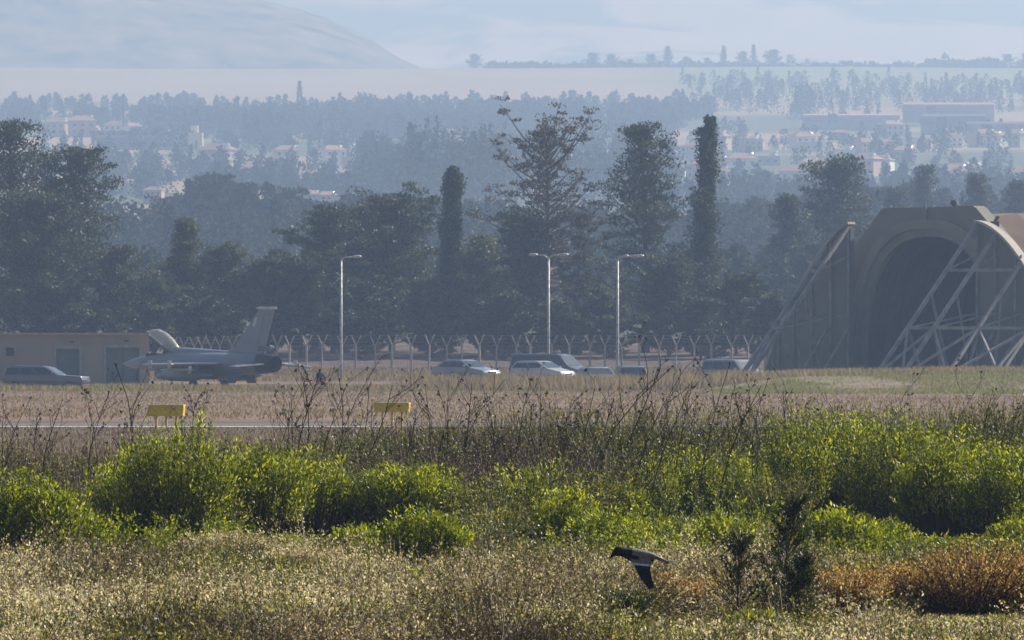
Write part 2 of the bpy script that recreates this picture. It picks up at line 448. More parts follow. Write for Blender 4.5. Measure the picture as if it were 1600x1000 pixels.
# ------------------------------------------------------------------ aircraft shelter
def ordn(i):
    w_ = ['first', 'second', 'third', 'fourth', 'fifth', 'sixth', 'seventh', 'eighth', 'ninth', 'tenth', 'eleventh', 'twelfth', 'thirteenth', 'fourteenth', 'fifteenth', 'sixteenth', 'seventeenth', 'eighteenth', 'nineteenth']
    te = {20: 'twent', 30: 'thirt', 40: 'fort', 50: 'fift', 60: 'sixt', 70: 'sevent', 80: 'eight', 90: 'ninet'}
    if i < 19: return w_[i]
    n = i + 1; a, b = n // 10 * 10, n % 10
    if n >= 100: return 'hundred-and-' + ordn(n - 101) if n > 100 else 'hundredth'
    return te[a] + 'ieth' if b == 0 else te[a] + 'y-' + w_[b - 1]

def make_shelter():
    a = R(40); ca, sa = math.cos(a), math.sin(a)
    px0, d0 = 1450, 614; x0 = X(px0, d0); zb = Z(585, d0) - .1
    root = thing('aircraft_shelter', 'hardened concrete aircraft shelter with arched opening and sliding doors pushed open', 'aircraft shelter', (x0, d0, zb))
    def W(u, w_, z): return Vector((u * ca - w_ * sa, -u * sa - w_ * ca, z))
    conc = mat('shelter_concrete', (.21, .21, .16), .9, (.155, .155, .125), .35, bump=.1)
    conc2 = mat('shelter_rim', (.26, .255, .20), .9, (.195, .19, .155), .6)
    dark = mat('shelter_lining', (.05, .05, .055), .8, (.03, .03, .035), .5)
    steel = mat('grey_steel', (.30, .29, .275), .75, (.18, .17, .16), 1.4)
    door = mat('door_panel', (.17, .175, .14), .85, (.125, .13, .105), .4)
    # arch curve
    hw, hh = 5.5, 9.0
    def arch(k, n, e=0.0):
        t = PI * k / n; c, s_ = math.cos(t), math.sin(t)
        return (-(hw + e) * (abs(c) ** .8) * (1 if c > 0 else -1), (hh + e) * (abs(s_) ** .78))
    N = 36
    outer = [(-10.5, 0), (-10.5, 3.0), (-6.1, 7.5), (-3.55, 10.25), (3.55, 10.35), (6.1, 7.9), (10.5, 3.0), (10.5, 0)]
    # front wall: strip between arch and outline, front and back faces + soffit
    def outp(k, n):
        # ray from (0,0) through arch point at same angle to the outline
        ax, az = arch(k, n, .0); ang = math.atan2(az, ax)
        dx, dz = math.cos(ang), math.sin(ang); best = None
        for (p, q) in zip(outer, outer[1:]):
            ex, ez = q[0] - p[0], q[1] - p[1]; den = dx * ez - dz * ex
            if abs(den) < 1e-9: continue
            t = (p[0] * ez - p[1] * ex) / den; s_ = (p[0] * dz - p[1] * dx) / den
            if t > 0 and -1e-6 <= s_ <= 1 + 1e-6: best = (dx * t, dz * t)
        return best or (outer[0] if k < n / 2 else outer[-1])
    fw = MB(); n = 72
    ks = list(range(n + 1))
    for w0 in (0.0, -1.1):
        b = len(fw.v)
        for k in ks:
            fw.v.append(tuple(W(*((arch(k, n)[0], w0, arch(k, n)[1])))))
            o_ = outp(k, n) if 0 < k < n else ((-10.5, 0) if k == 0 else (10.5, 0)); fw.v.append(tuple(W(o_[0], w0, o_[1])))
        for k in range(n):
            f = (b + 2 * k, b + 2 * k + 1, b + 2 * k + 3, b + 2 * k + 2); fw.f.append(f if w0 == 0 else f[::-1])
    m_ = 2 * (n + 1)
    for k in range(n):
        fw.f.append((2 * k + 1, m_ + 2 * k + 1, m_ + 2 * k + 3, 2 * k + 3))
        fw.f.append((2 * k, 2 * k + 2, m_ + 2 * k + 2, m_ + 2 * k))
    fw.build('front_wall', conc, root)
    # rim bands round the opening (two steps)
    for e0, e1, w0, w1 in ((-.02, .55, 0, .28), (-.5, .0, -.5, .02)):
        rb = MB(); rings = []
        for k in range(n + 1):
            i_, o_ = arch(k, n, e0), arch(k, n, e1)
            rings.append([W(i_[0], w0, i_[1]), W(o_[0], w0, o_[1]), W(o_[0], w1, o_[1]), W(i_[0], w1, i_[1])])
        rb.loft(rings).build('arch_rim', conc2, root)
    # interior vault, corrugated
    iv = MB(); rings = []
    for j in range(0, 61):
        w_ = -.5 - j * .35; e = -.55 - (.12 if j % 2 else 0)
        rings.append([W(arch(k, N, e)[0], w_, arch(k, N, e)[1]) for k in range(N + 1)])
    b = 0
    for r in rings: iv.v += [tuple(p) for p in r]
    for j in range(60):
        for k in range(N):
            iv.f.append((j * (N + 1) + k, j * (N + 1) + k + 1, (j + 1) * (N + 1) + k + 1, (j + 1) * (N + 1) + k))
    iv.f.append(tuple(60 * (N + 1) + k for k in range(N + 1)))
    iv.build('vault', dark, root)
    # body behind: earth-covered shell
    shell = MB(); rings = []
    prof = [(-12, -.5), (-10.5, 3.2), (-6.3, 7.2), (-3.6, 10.0), (3.6, 10.1), (6.3, 7.6), (10.5, 3.2), (12, -.5)]
    rings = [[W(u * s_, w_, z * s2) for u, z in prof] for w_, s_, s2 in ((-1.12, .93, .95), (-4, 1.05, .985), (-24, 1.05, .98), (-34, 1.2, .3))]
    for r in rings: shell.v += [tuple(p) for p in r]
    for j in range(3):
        for k in range(7):
            shell.f.append((j * 8 + k, j * 8 + k + 1, (j + 1) * 8 + k + 1, (j + 1) * 8 + k))
    shell.f.append(tuple(24 + k for k in range(8)))
    shell.build('earth_covered_roof', mat('earth_cover', (.20, .125, .085), .95, (.14, .09, .06), .5, bump=.5), root)
    # small features on the parapet
    mb = MB(); mb.box(0, 0, .5, .22, .22, 1.0)
    k_ = mb.build('vent_pipe', steel, root, loc=W(-.1, .13, 9.3)); k_.rotation_euler.z = -a
    cap = MB(); cap.tube([(0, 0, 0), (0, 0, .25)], .12, 8).tube([(0, 0, .25), (0, 0, .5)], [.26, .16], 8)
    cap.build('roof_vent', dark, root, loc=W(1.6, -.5, 10.2))
    mb = MB(); mb.box(0, 0, .25, .5, .4, .5); mb.tube([(0, 0, .5), (.2, 0, .8)], .1, 6)
    mb.build('roof_lamp', dark, root, loc=W(4.9, -.3, 8.9))
    # doors: half-arch panels on rails, each braced by raking trusses
    for side in (-1, 1):
        du = -4.55 if side < 0 else 5.1
        dr = thing('shelter_door', None, None); dr.parent = root
        del_ = [k for k in ('label', 'category') if k in dr.keys()]
        dw = 6.6; H_ = 9.3
        pr = []
        for q in range(0, 21):
            t = q / 20; pr.append((dw * t, H_ * (1 - t ** (1.75 if side > 0 else 1.4)) ** (.72 if side > 0 else .86) if t < 1 else 0))
        poly = [(0, 0)] + pr
        pan = MB(); P3 = [W(du + side * u, 1.5, z) for u, z in poly[:-1]] + [W(du + side * dw, 1.5, 0)]
        pan.prism(P3, W(0, .35, 0) - W(0, 0, 0))
        pan.build('door_panel', door, dr)
        # vertical ribs and edge rim on panel
        rb = MB()
        for uu in (0.12, 1.5, 3.0, 4.4, 5.6):
            zt = np.interp(uu, [p[0] for p in pr], [p[1] for p in pr]) - .1
            rb.beam(W(du + side * uu, 1.93, 0), W(du + side * uu, 1.93, zt), .2, .14)
        rb.build('rib', steel, dr)
        ed = MB()
        for (p, q) in zip(pr, pr[1:]):
            ed.beam(W(du + side * p[0], 1.75, p[1] + .05), W(du + side * q[0], 1.75, q[1] + .05), .75, .16)
        ed.build('edge_plate', mat('door_edge_sunlit', (.42, .38, .31), .8, (.32, .29, .24), .8), dr)  # tan colour paints the sunlit rim along the door edge
        us = (0.1, 1.75) if side < 0 else (0.1, 1.6, 3.5, 5.2)
        rake = 10.0 if side > 0 else 9.8
        tops = []
        for uu in us:
            zt = float(np.interp(uu, [p[0] for p in pr], [p[1] for p in pr])) - .1
            tops.append((uu, zt))
        tr = 0
        fr = {}
        for uu, zt in tops:
            t_ = MB()
            rk = rake * (zt / 9.2)
            A = W(du + side * uu, 1.9, zt); B = W(du + side * uu, 1.9 + rk, 0.0)
            t_.beam(A, B, .19, .22)
            t_.build('raking_strut', steel, dr)
            def on(z, A=A, B=B): return B + (A - B) * (z / A.z)
            fr[uu] = on
        t_ = MB()
        for z in (2.9, 6.4):
            l_ = [uu for uu, zt in tops if zt > z + .3]
            for p, q in zip(l_, l_[1:]): t_.beam(fr[p](z), fr[q](z), .17, .2)
            for uu in l_:
                t_.beam(fr[uu](z), W(du + side * uu, 1.95, z + .9), .10, .10)
                pass
        t_.build('tie_beam', steel, dr)
        t_ = MB()
        for i_, (uu, zt) in enumerate(tops):
            f = fr[uu]; g_ = f(2.9)
            base_in = W(du + side * uu, 4.6, 0); base_mid = W(du + side * uu, 7.3, 0)
            t_.beam(g_, base_mid, .15); t_.beam(f(5.0), base_in, .13); t_.beam(W(du + side * uu, 1.95, 2.9), base_in, .13)
            if i_ + 1 < len(tops):
                nx = fr[tops[i_ + 1][0]]
                t_.beam(f(2.9), nx(0.05), .15); t_.beam(nx(2.9), f(.05), .15)
        t_.build('cross_brace', steel, dr)
    return root
make_shelter()

# ------------------------------------------------------------------ long low building on the left
def make_building():
    d = 628; x0, x1 = X(-120, d), X(233, d); zb = Z(604, d) - .3; H_ = Z(523, d) - zb
    root = thing('low_building', 'long low flat-roofed beige block building with grey steel doors behind the jet', 'building', ((x0 + x1) / 2, d, zb), R(3))
    L = x1 - x0; wall = mat('beige_render', (.36, .30, .25), .9, (.29, .245, .205), .5)
    frame = mat('door_frame', (.33, .36, .36), .7); dm = mat('grey_door', (.13, .175, .185), .6, (.105, .145, .155), 1.2); dk = mat('dark_pane', (.05, .05, .055), .3)
    def lx(px): return X(px, d) - (x0 + x1) / 2
    # wall built in pieces around openings
    ops = [(88, 124, 545, 604, 'd'), (166, 218, 543, 604, 'd'), (9, 22, 543, 556, 'w')]
    mb = MB(); D_ = 6.0
    mb.box(0, .3 + D_ / 2, H_ / 2, L, D_, H_ - .02)   # core
    cur = -L / 2
    for a, b, t, bo, k in sorted(ops):
        A, B = lx(a), lx(b); zt = Z(t, d) - zb; z0 = max(0, Z(bo, d) - zb) if k == 'w' else 0
        mb.box((cur + A) / 2, .15, H_ / 2, A - cur, .3, H_)
        mb.box((A + B) / 2, .15, (zt + H_) / 2, B - A, .3, H_ - zt)
        if z0 > 0: mb.box((A + B) / 2, .15, z0 / 2, B - A, .3, z0)
        cur = B
    mb.box((cur + L / 2) / 2, .15, H_ / 2, L / 2 - cur, .3, H_)
    mb.build('wall', wall, root)
    r = MB(); r.box(0, D_ / 2, H_ + .06, L + .3, D_ + .7, .12); r.build('roof', mat('roof_slab', (.42, .38, .31), .9), root)
    for a, b, t, bo, k in ops:
        A, B = lx(a), lx(b); zt = Z(t, d) - zb; z0 = max(0, Z(bo, d) - zb) if k == 'w' else 0
        m_ = MB(); m_.box((A + B) / 2, .23, (z0 + zt) / 2, B - A - .02, .06, zt - z0 - .02)
        if k == 'd' and b - a > 45: 
            pass
        leaf = m_.build('door' if k == 'd' else 'window', dm if k == 'd' else dk, root)
        f_ = MB(); fw = .16 if k == 'd' else .06
        f_.box(A - fw / 2, -.02, zt / 2 + z0 / 2, fw, .1, zt - z0); f_.box(B + fw / 2, -.02, zt / 2 + z0 / 2, fw, .1, zt - z0); f_.box((A + B) / 2, -.02, zt + fw / 2, B - A + 2 * fw, .1, fw)
        f_.build('frame', frame, leaf)
        if k == 'd':
            h = MB(); h.box(A + .12, .17, (zt) * .5, .1, .08, .22); h.build('handle', dk, leaf)
            if b - a > 45:
                h = MB(); h.box((A + B) / 2, .185, zt / 2, .05, .03, zt - .1); h.build('seam', dk, leaf)
            h = MB(); h.box((A + B) / 2 + .2, -.1, zt + .42, .28, .2, .12); h.build('wall_lamp', dk, root)
make_building()

# ------------------------------------------------------------------ lamp posts
def make_lamp(px, toppy, basepy, d, arms, label):
    x = X(px, d); zb = min(gz(x, d), Z(basepy, d)); H_ = Z(toppy, d) - zb
    t = thing('lamp_post', label, 'lamp post', (x, d, zb), 0, 'lamp posts along the perimeter fence')
    m = M.setdefault('lamp_white', mat('galvanised_white', (.56, .55, .53), .5, (.28, .27, .26), 6, metal=.2, stretch=(1, 1, .8)))
    mb = MB(); mb.tube([(0, 0, 0), (0, 0, .9), (0, 0, H_)], [.13, .095, .065], 10); mb.tube([(0, 0, 0), (0, 0, .12)], .24, 10)
    mb.build('pole', m, t, True)
    for s in arms:
        ar = MB(); ar.tube([(0, 0, H_ - .1), (s * .25, 0, H_ + .12), (s * .85, 0, H_ + .16)], .045, 8); ar.build('arm', m, t, True)
        hd = MB()
        rings = [[(s * (.7 + u), math.cos(k * PI / 5) * w_, H_ + .17 + math.sin(k * PI / 5) * h_) for k in range(10)] for u, w_, h_ in ((0, .06, .05), (.15, .13, .09), (.45, .15, .10), (.62, .06, .05))]
        hd.loft(rings).build('lamp_head', m, t, True)
make_lamp(533, 405, 588, 652, (1,), 'single-arm lamp post beside the jet tail, leftmost of the three lamp posts')
make_lamp(857, 402, 575, 655, (-1, 1), 'double-arm lamp post behind the light hatchback, middle of the three')
make_lamp(965, 404, 580, 650, (.55, 1.3), 'lamp post with long arm to the right, rightmost of the three')

# ------------------------------------------------------------------ fences
concm = mat('post_concrete', (.42, .39, .36), .9, (.26, .24, .22), 3)
wirem = mat('fence_wire', (.30, .27, .26), .6, (.2, .17, .16), 4, metal=.3)
def post_mesh(H_):
    mb = MB(); mb.beam((0, 0, -.3), (0, 0, H_), .12, .12)
    for s in (-1, 1): mb.beam((0, 0, H_ - .08), (s * .34, .0, H_ + .68), .08, .08)
    return mb
def make_fence(pxs, ds, label, ptop=540):
    i0 = len(pxs) // 2; root = thing('perimeter_fence', label, 'fence', (0, ds[i0], 0))
    H_ = 2.15; proto = None; tops = []
    for i, (px, d) in enumerate(zip(pxs, ds)):
        x = X(px, d); z0 = Z(ptop, d) - H_
        if proto is None:
            proto = post_mesh(H_).build('post', concm, root, bevel=.01); p = proto
        else:
            p = proto.copy(); COL.objects.link(p); p.parent = root
        p.location = (x, d - ds[i0], z0); p.rotation_euler = (rnd.uniform(-.015, .015), rnd.uniform(-.03, .03), rnd.uniform(-.35, .35)); p.scale = (1, 1, 1 + rnd.uniform(-.02, .02))
        tops.append((x, d - ds[i0], z0))
    wb = MB()
    for p, q in zip(tops, tops[1:]):
        for z in (.05, .3, .6, .9, 1.2, 1.5, 1.8, 2.1):
            wb.beam((p[0], p[1] + .08, p[2] + z), (q[0], q[1] + .08, q[2] + z), .012)
        n = max(2, int(abs(q[0] - p[0]) / .12))
        for k in range(n):
            t = k / n; t2 = (k + 1) / n; A = [p[j] + (q[j] - p[j]) * t for j in range(3)]; B = [p[j] + (q[j] - p[j]) * t2 for j in range(3)]
            wb.beam((A[0], A[1] + .08, A[2] + .05), (A[0], A[1] + .08, A[2] + 2.1), .012)
        for s in (-1, 1):
            for h in (.25, .45, .66):
                o = s * .34 * (h + .08) / .76
                mid = ((p[0] + q[0]) / 2, (p[1] + q[1]) / 2 + o * 0, (p[2] + q[2]) / 2 + H_ + h - .04)
                wb.beam((p[0] + o, p[1], p[2] + H_ + h), mid, .01); wb.beam(mid, (q[0] + o, q[1], q[2] + H_ + h), .01)
    wb.build('wire_mesh', wirem, root)
fp = [432, 478, 534, 587, 643, 699, 750, 808, 861, 921, 972, 1031, 1084, 1143, 1196, 1250]
make_fence(fp, [672] * len(fp), 'front wire fence on forked concrete posts running behind the parked cars')
fp = [452, 502, 555, 612, 670, 722, 775, 829, 888, 945, 998, 1055, 1112, 1168]
make_fence(fp, [694] * len(fp), 'rear wire fence on forked concrete posts, just beyond the front fence', 539)
fp = [268, 286, 303, 316, 329, 344, 362, 384, 408]
make_fence(fp, [720, 716, 712, 708, 704, 700, 694, 686, 679], 'short fence run on closely spaced forked posts seen above the jet', 541)

# ------------------------------------------------------------------ fighter jet
def make_jet():
    th = R(50.5)
    nx, ny = X(192, 606), 606.0
    zg = Z(612, 600)
    root = thing('fighter_jet', 'grey single-engine fighter jet parked with its canopy raised', 'fighter jet', (nx, ny, zg), -th)
    # local: +x runs from nose to tail, +y is away/starboard, -y is the near (port) side
    g1 = mat('jet_grey', (.26, .285, .33), .45, (.21, .23, .27), .55, spec=.4)
    g2 = mat('jet_dark_grey', (.13, .14, .165), .5, (.10, .11, .13), .8)
    nz = mat('nozzle_metal', (.06, .058, .06), .5, (.03, .03, .03), 4, metal=.7)
    blk = mat('tyre_black', (.02, .02, .022), .8)
    wh = mat('jet_white', (.65, .65, .62), .5)
    def ring(s, y, z, ry, rz, n=20, flat=0.0, bot=1.0):
        out = []
        for k in range(n):
            a = 2 * PI * k / n; c, q = math.cos(a), math.sin(a)
            out.append((s, y + ry * c, z + (rz * q if q > 0 else rz * bot * q)))
        return out
    fz = 1.66
    st = [(0, .03, .03, 0), (.5, .16, .15, .0), (1.2, .32, .30, .02), (2.2, .46, .44, .05), (3.2, .55, .52, .08), (4.5, .62, .62, .08), (5.6, .78, .70, .05), (7, .92, .74, 0), (9, .98, .74, -.02), (11, .9, .70, -.02), (12.6, .72, .64, 0), (13.6, .60, .58, 0)]
    fu = MB(); fu.loft([ring(s, 0, fz + dz, ry, rz) for s, ry, rz, dz in st]); fu.build('fuselage', g1, root, True)
    sp = MB(); sp.loft([ring(s, 0, fz + z, ry, rz, 14) for s, z, ry, rz in ((4.9, .62, .30, .32), (6, .62, .36, .36), (8, .58, .34, .32), (10, .52, .28, .28), (12.6, .48, .16, .18))]); sp.build('spine', g1, root, True)
    it = MB(); it.loft([ring(s, 0, z, ry, rz, 18) for s, z, ry, rz in ((3.9, 1.08, .62, .38), (4.4, 1.10, .66, .42), (6, 1.2, .70, .46), (8.5, 1.35, .7, .45), (11, 1.5, .6, .42))]); it.build('intake', g2, root, True)
    il = MB(); il.loft([ring(3.885, 0, 1.08, .54, .31, 18), ring(3.6 + .29, 0, 1.08, .5, .27, 18)]); il.build('intake_mouth', blk, root)
    nzl = MB(); nzl.loft([ring(s, 0, fz, r_, r_, 24) for s, r_ in ((13.4, .60), (13.9, .60), (14.5, .54), (14.9, .46))], cap=False)
    nzl.loft([ring(s, 0, fz, r_, r_, 24) for s, r_ in ((14.9, .45), (14.0, .40), (13.7, .05))], cap=False); nzl.build('exhaust_nozzle', nz, root, True)
    pt = MB(); pt.tube([(-.55, 0, fz), (.05, 0, fz)], [.012, .03], 6); pt.build('pitot_probe', g2, root)
    def plate(name, pts, t, m, par=root, up=(0, 0, 1)):
        mb = MB(); o = Vector(up) * t; mb.prism([Vector(p) - o / 2 for p in pts], o); return mb.build(name, m, par, bevel=t * .35)
    for s in (-1, 1):
        wing = plate('wing', [(6.3, s * .7, fz), (6.9, s * .95, fz), (9.15, s * 4.55, fz - .03), (10.25, s * 4.6, fz - .03), (11.0, s * .8, fz)], .13, g1)
        plate('strake', [(3.9, s * .5, fz + .05), (6.5, s * .98, fz + .02), (9, s * .9, fz), (9, s * .5, fz)], .10, g1)
        fl = MB(); fl.box(10.72, s * 1.9, fz - .02, .5, 1.9, .10); fl.build('flap', g2, wing)
        st_ = plate('tailplane', [(12.4, s * .75, fz - .02), (13.9, s * 2.75, fz - .18), (14.7, s * 2.8, fz - .18), (14.75, s * .75, fz - .02)], .09, g1)
        vf = plate('ventral_fin', [(10.9, s * .5, fz - .5), (12.2, s * .5, fz - .5), (12.0, s * .8, fz - 1.15), (11.2, s * .78, fz - 1.15)], .06, g2, up=(0, 1, 0))
        ms = MB(); ms.tube([(8.2, s * 4.75, fz - .03), (8.6, s * 4.75, fz - .03), (11.0, s * 4.75, fz - .03)], [.02, .07, .07], 8)
        for q in (8.9, 10.75):
            ms.box(q, s * 4.75, fz - .03, .3, .5, .02); ms.box(q, s * 4.75, fz - .03, .3, .02, .5)
        ms.build('wingtip_missile', wh, root, True)
        py_ = MB(); py_.box(8.9, s * 1.9, fz - .25, 2.4, .1, .34); py_.build('pylon', g2, root)
        tk = MB(); tk.loft([ring(u, s * 1.9, fz - .68, r_, r_, 16) for u, r_ in ((5.8, .03), (6.4, .22), (7.2, .33), (8.6, .36), (9.8, .30), (10.8, .12), (11.2, .03))])
        tk.build('fuel_tank', g1, root, True)
        p2 = MB(); p2.box(9.3, s * 3.2, fz - .17, 1.6, .08, .2); p2.build('outer_pylon', g2, root)
        m2 = MB(); m2.tube([(7.9, s * 3.2, fz - .36), (8.3, s * 3.2, fz - .36), (10.9, s * 3.2, fz - .36)], [.02, .08, .08], 8)
        for q in (9.0, 10.7): m2.box(q, s * 3.2, fz - .36, .3, .55, .02); m2.box(q, s * 3.2, fz - .36, .3, .02, .45)
        m2.build('missile', wh, root, True)
        # main gear
        lg = MB(); lg.tube([(8.3, s * .6, 1.4), (8.45, s * 1.15, .35)], .07, 8); lg.tube([(7.7, s * .6, 1.3), (8.45, s * 1.1, .4)], .04, 6); lg.build('gear_leg', wh, root, True)
        wl = MB(); wl.tube([(8.45, s * 1.06, .34), (8.45, s * 1.3, .34)], .34, 20); wl.build('wheel', blk, root, True)
        gd = MB(); gd.box(7.6, s * .8, .95, 1.3, .04, .45); gd.build('gear_door', g2, root)
        dh = MB(); dh.box(13.2, s * .72, fz + .05, .9, .25, .16); dh.build('airbrake', g1, root)
    ng = MB(); ng.tube([(4.7, 0, 1.2), (4.9, 0, .3)], .06, 8); ng.build('gear_leg', wh, root, True)
    nw = MB(); nw.tube([(4.9, -.09, .26), (4.9, .09, .26)], .26, 18); nw.build('wheel', blk, root, True)
    # fin
    fb = fz + .6
    fin = plate('tail_fin', [(9.6, 0, fb - .05), (10.9, 0, fb + .32), (13.35, 0, 4.9), (14.75, 0, 4.9), (13.75, 0, fb + .15), (13.75, 0, fb - .15)], .13, g1, up=(0, 1, 0))
    cp = MB(); cp.box(14.15, 0, 4.97, 1.5, .2, .16); cp.tube([(13.0, 0, 4.95), (13.4, 0, 4.97)], [.02, .1], 6); cp.build('fin_top_lit', wh, fin)  # white colour stands in for sunlight on the fin top
    rd = MB(); rd.beam((13.25, 0, 2.9), (13.95, 0, 4.7), .15, .04); rd.build('rudder_seam', g2, fin)
    fm = MB(); fm.add([(12.75, -.074, 3.9), (13.0, -.074, 3.9), (13.2, -.074, 4.4), (13.0, -.074, 4.4)], [(0, 1, 2, 3)]); fm.build('fin_marking', wh, fin)
    br = MB(); br.box(13.9, 0, fb + .3, 1.1, .26, .3); br.build('fin_root_fairing', g2, fin)
    bl = MB(); bl.tube([(14.4, 0, fb + .42), (14.75, 0, fb + .38)], [.10, .06], 8); bl.build('tail_light', wh, fin)
    # cockpit tub, seat and raised canopy
    ck = MB(); ck.box(3.7, 0, fz + .52, 2.0, .66, .2); ck.build('cockpit', blk, root)
    se = MB(); se.box(4.35, 0, fz + .8, .25, .42, .75); se.box(4.15, 0, fz + .55, .5, .42, .15); se.build('ejection_seat', blk, root, bevel=.03)
    ws = MB(); ws.prism([(2.5, -.02, fz + .5), (3.1, -.02, fz + .85), (3.1, -.02, fz + .5)], (0, .04, 0)); ws.build('windscreen_post', g2, root)
    gm = bpy.data.materials.new('canopy_glass'); gm.use_nodes = True
    p = gm.node_tree.nodes["Principled BSDF"]; p.inputs["Base Color"].default_value = (.86, .84, .72, 1); p.inputs["Roughness"].default_value = .18; p.inputs["Transmission Weight"].default_value = .7
    p.inputs["Metallic"].default_value = .0
    hinge = Vector((5.35, 0, fz + .62)); ang = R(25)
    def rot(s, y, z):
        v = Vector((s, y, z)) - hinge; x_ = v.x * math.cos(ang) + v.z * math.sin(ang); z_ = -v.x * math.sin(ang) + v.z * math.cos(ang)
        return hinge + Vector((x_, v.y, z_))
    cg = MB(); rings = []
    for s, hw_, ht in ((2.3, .12, .08), (2.6, .30, .30), (3.1, .42, .56), (3.8, .48, .66), (4.5, .46, .60), (5.1, .36, .42), (5.35, .26, .28)):
        rings.append([rot(s, math.cos(PI * k / 12) * hw_, fz + .62 + math.sin(PI * k / 12) * ht) for k in range(13)])
    b = len(cg.v)
    for r_ in rings: cg.v += [tuple(q) for q in r_]
    for j in range(len(rings) - 1):
        for k in range(12): cg.f.append((j * 13 + k, j * 13 + k + 1, (j + 1) * 13 + k + 1, (j + 1) * 13 + k))
    cn = cg.build('canopy', gm, root, True); sol = cn.modifiers.new('s', 'SOLIDIFY'); sol.thickness = .03
    cf = MB()
    for s in (-1, 1):
        pts = [rot(q, s * h_, fz + .62) for q, h_ in ((2.25, .1), (2.6, .32), (3.1, .44), (3.8, .50), (4.5, .48), (5.1, .38), (5.4, .28))]
        cf.tube(pts, .055, 6)
    cf.tube([rot(5.4, -.28, fz + .62), rot(5.38, 0, fz + .95), rot(5.4, .28, fz + .62)], .06, 6)
    cf.build('canopy_frame', g2, cn)
    sr = MB(); sr.tube([rot(4.7, 0, fz + .62), (4.9, 0, fz + .6)], .04, 6); sr.build('canopy_strut', wh, root)
    rt = MB(); rt.box(3.0, -.35, 1.02, .16, .04, .26); rt.build('warning_streamer', mat('red_cloth', (.75, .05, .05), .7), root)
make_jet()

# ------------------------------------------------------------------ cars
glass = mat('car_glass', (.03, .045, .06), .12, (.02, .03, .045), 2, spec=.8)
def glossy(name, c): 
    m = mat(name, c, .28, tuple(v * .85 for v in c), 1.2, metal=.25, spec=.6)
    m.node_tree.nodes["Principled BSDF"].inputs["Coat Weight"].default_value = .6
    return m
tyre = mat('tyre', (.02, .02, .02), .85); rimm = mat('wheel_rim', (.35, .35, .36), .35, metal=.7); trim = mat('black_trim', (.025, .025, .028), .6)
lampm = mat('headlamp_glass', (.85, .85, .8), .1, (.7, .7, .66), 5, spec=.9); redl = mat('tail_lamp', (.35, .02, .02), .3)
PROF = {   # side outline, front at +x: lower body then roof
 'minivan': dict(L=4.8, W=1.85, H=1.75, body=[(2.38, .32), (2.42, .62), (2.28, .86), (1.45, 1.08)], roof=[(.62, 1.62), (.2, 1.72), (-1.6, 1.75), (-2.25, 1.66)], tail=[(-2.4, 1.0), (-2.38, .32)]),
 'hatch': dict(L=4.0, W=1.72, H=1.46, body=[(1.98, .30), (2.0, .56), (1.86, .78), (.95, .98)], roof=[(.25, 1.38), (-.1, 1.45), (-1.2, 1.44), (-1.6, 1.36)], tail=[(-1.98, .92), (-1.98, .32)]),
 'saloon': dict(L=4.5, W=1.76, H=1.42, body=[(2.2, .30), (2.25, .55), (2.1, .74), (1.05, .93)], roof=[(.35, 1.34), (0, 1.41), (-.9, 1.40), (-1.2, 1.34)], tail=[(-1.75, 1.0), (-2.2, .95), (-2.24, .32)]),
 'van': dict(L=5.2, W=2.0, H=2.1, body=[(2.58, .35), (2.6, .8), (2.42, 1.05), (1.75, 1.28)], roof=[(1.05, 1.98), (.7, 2.08), (-2.3, 2.1), (-2.5, 2.02)], tail=[(-2.6, 1.0), (-2.58, .35)]),
 'estate': dict(L=4.95, W=1.9, H=1.62, body=[(2.44, .36), (2.48, .74), (2.38, .98), (.95, 1.08)], roof=[(.25, 1.52), (-.1, 1.60), (-1.9, 1.62), (-2.3, 1.52)], tail=[(-2.48, 1.0), (-2.46, .36)]),
 'suv': dict(L=4.5, W=1.85, H=1.8, body=[(2.2, .38), (2.24, .78), (2.1, 1.0), (1.15, 1.12)], roof=[(.6, 1.68), (.3, 1.78), (-1.8, 1.8), (-2.1, 1.72)], tail=[(-2.24, 1.05), (-2.22, .38)]),
}
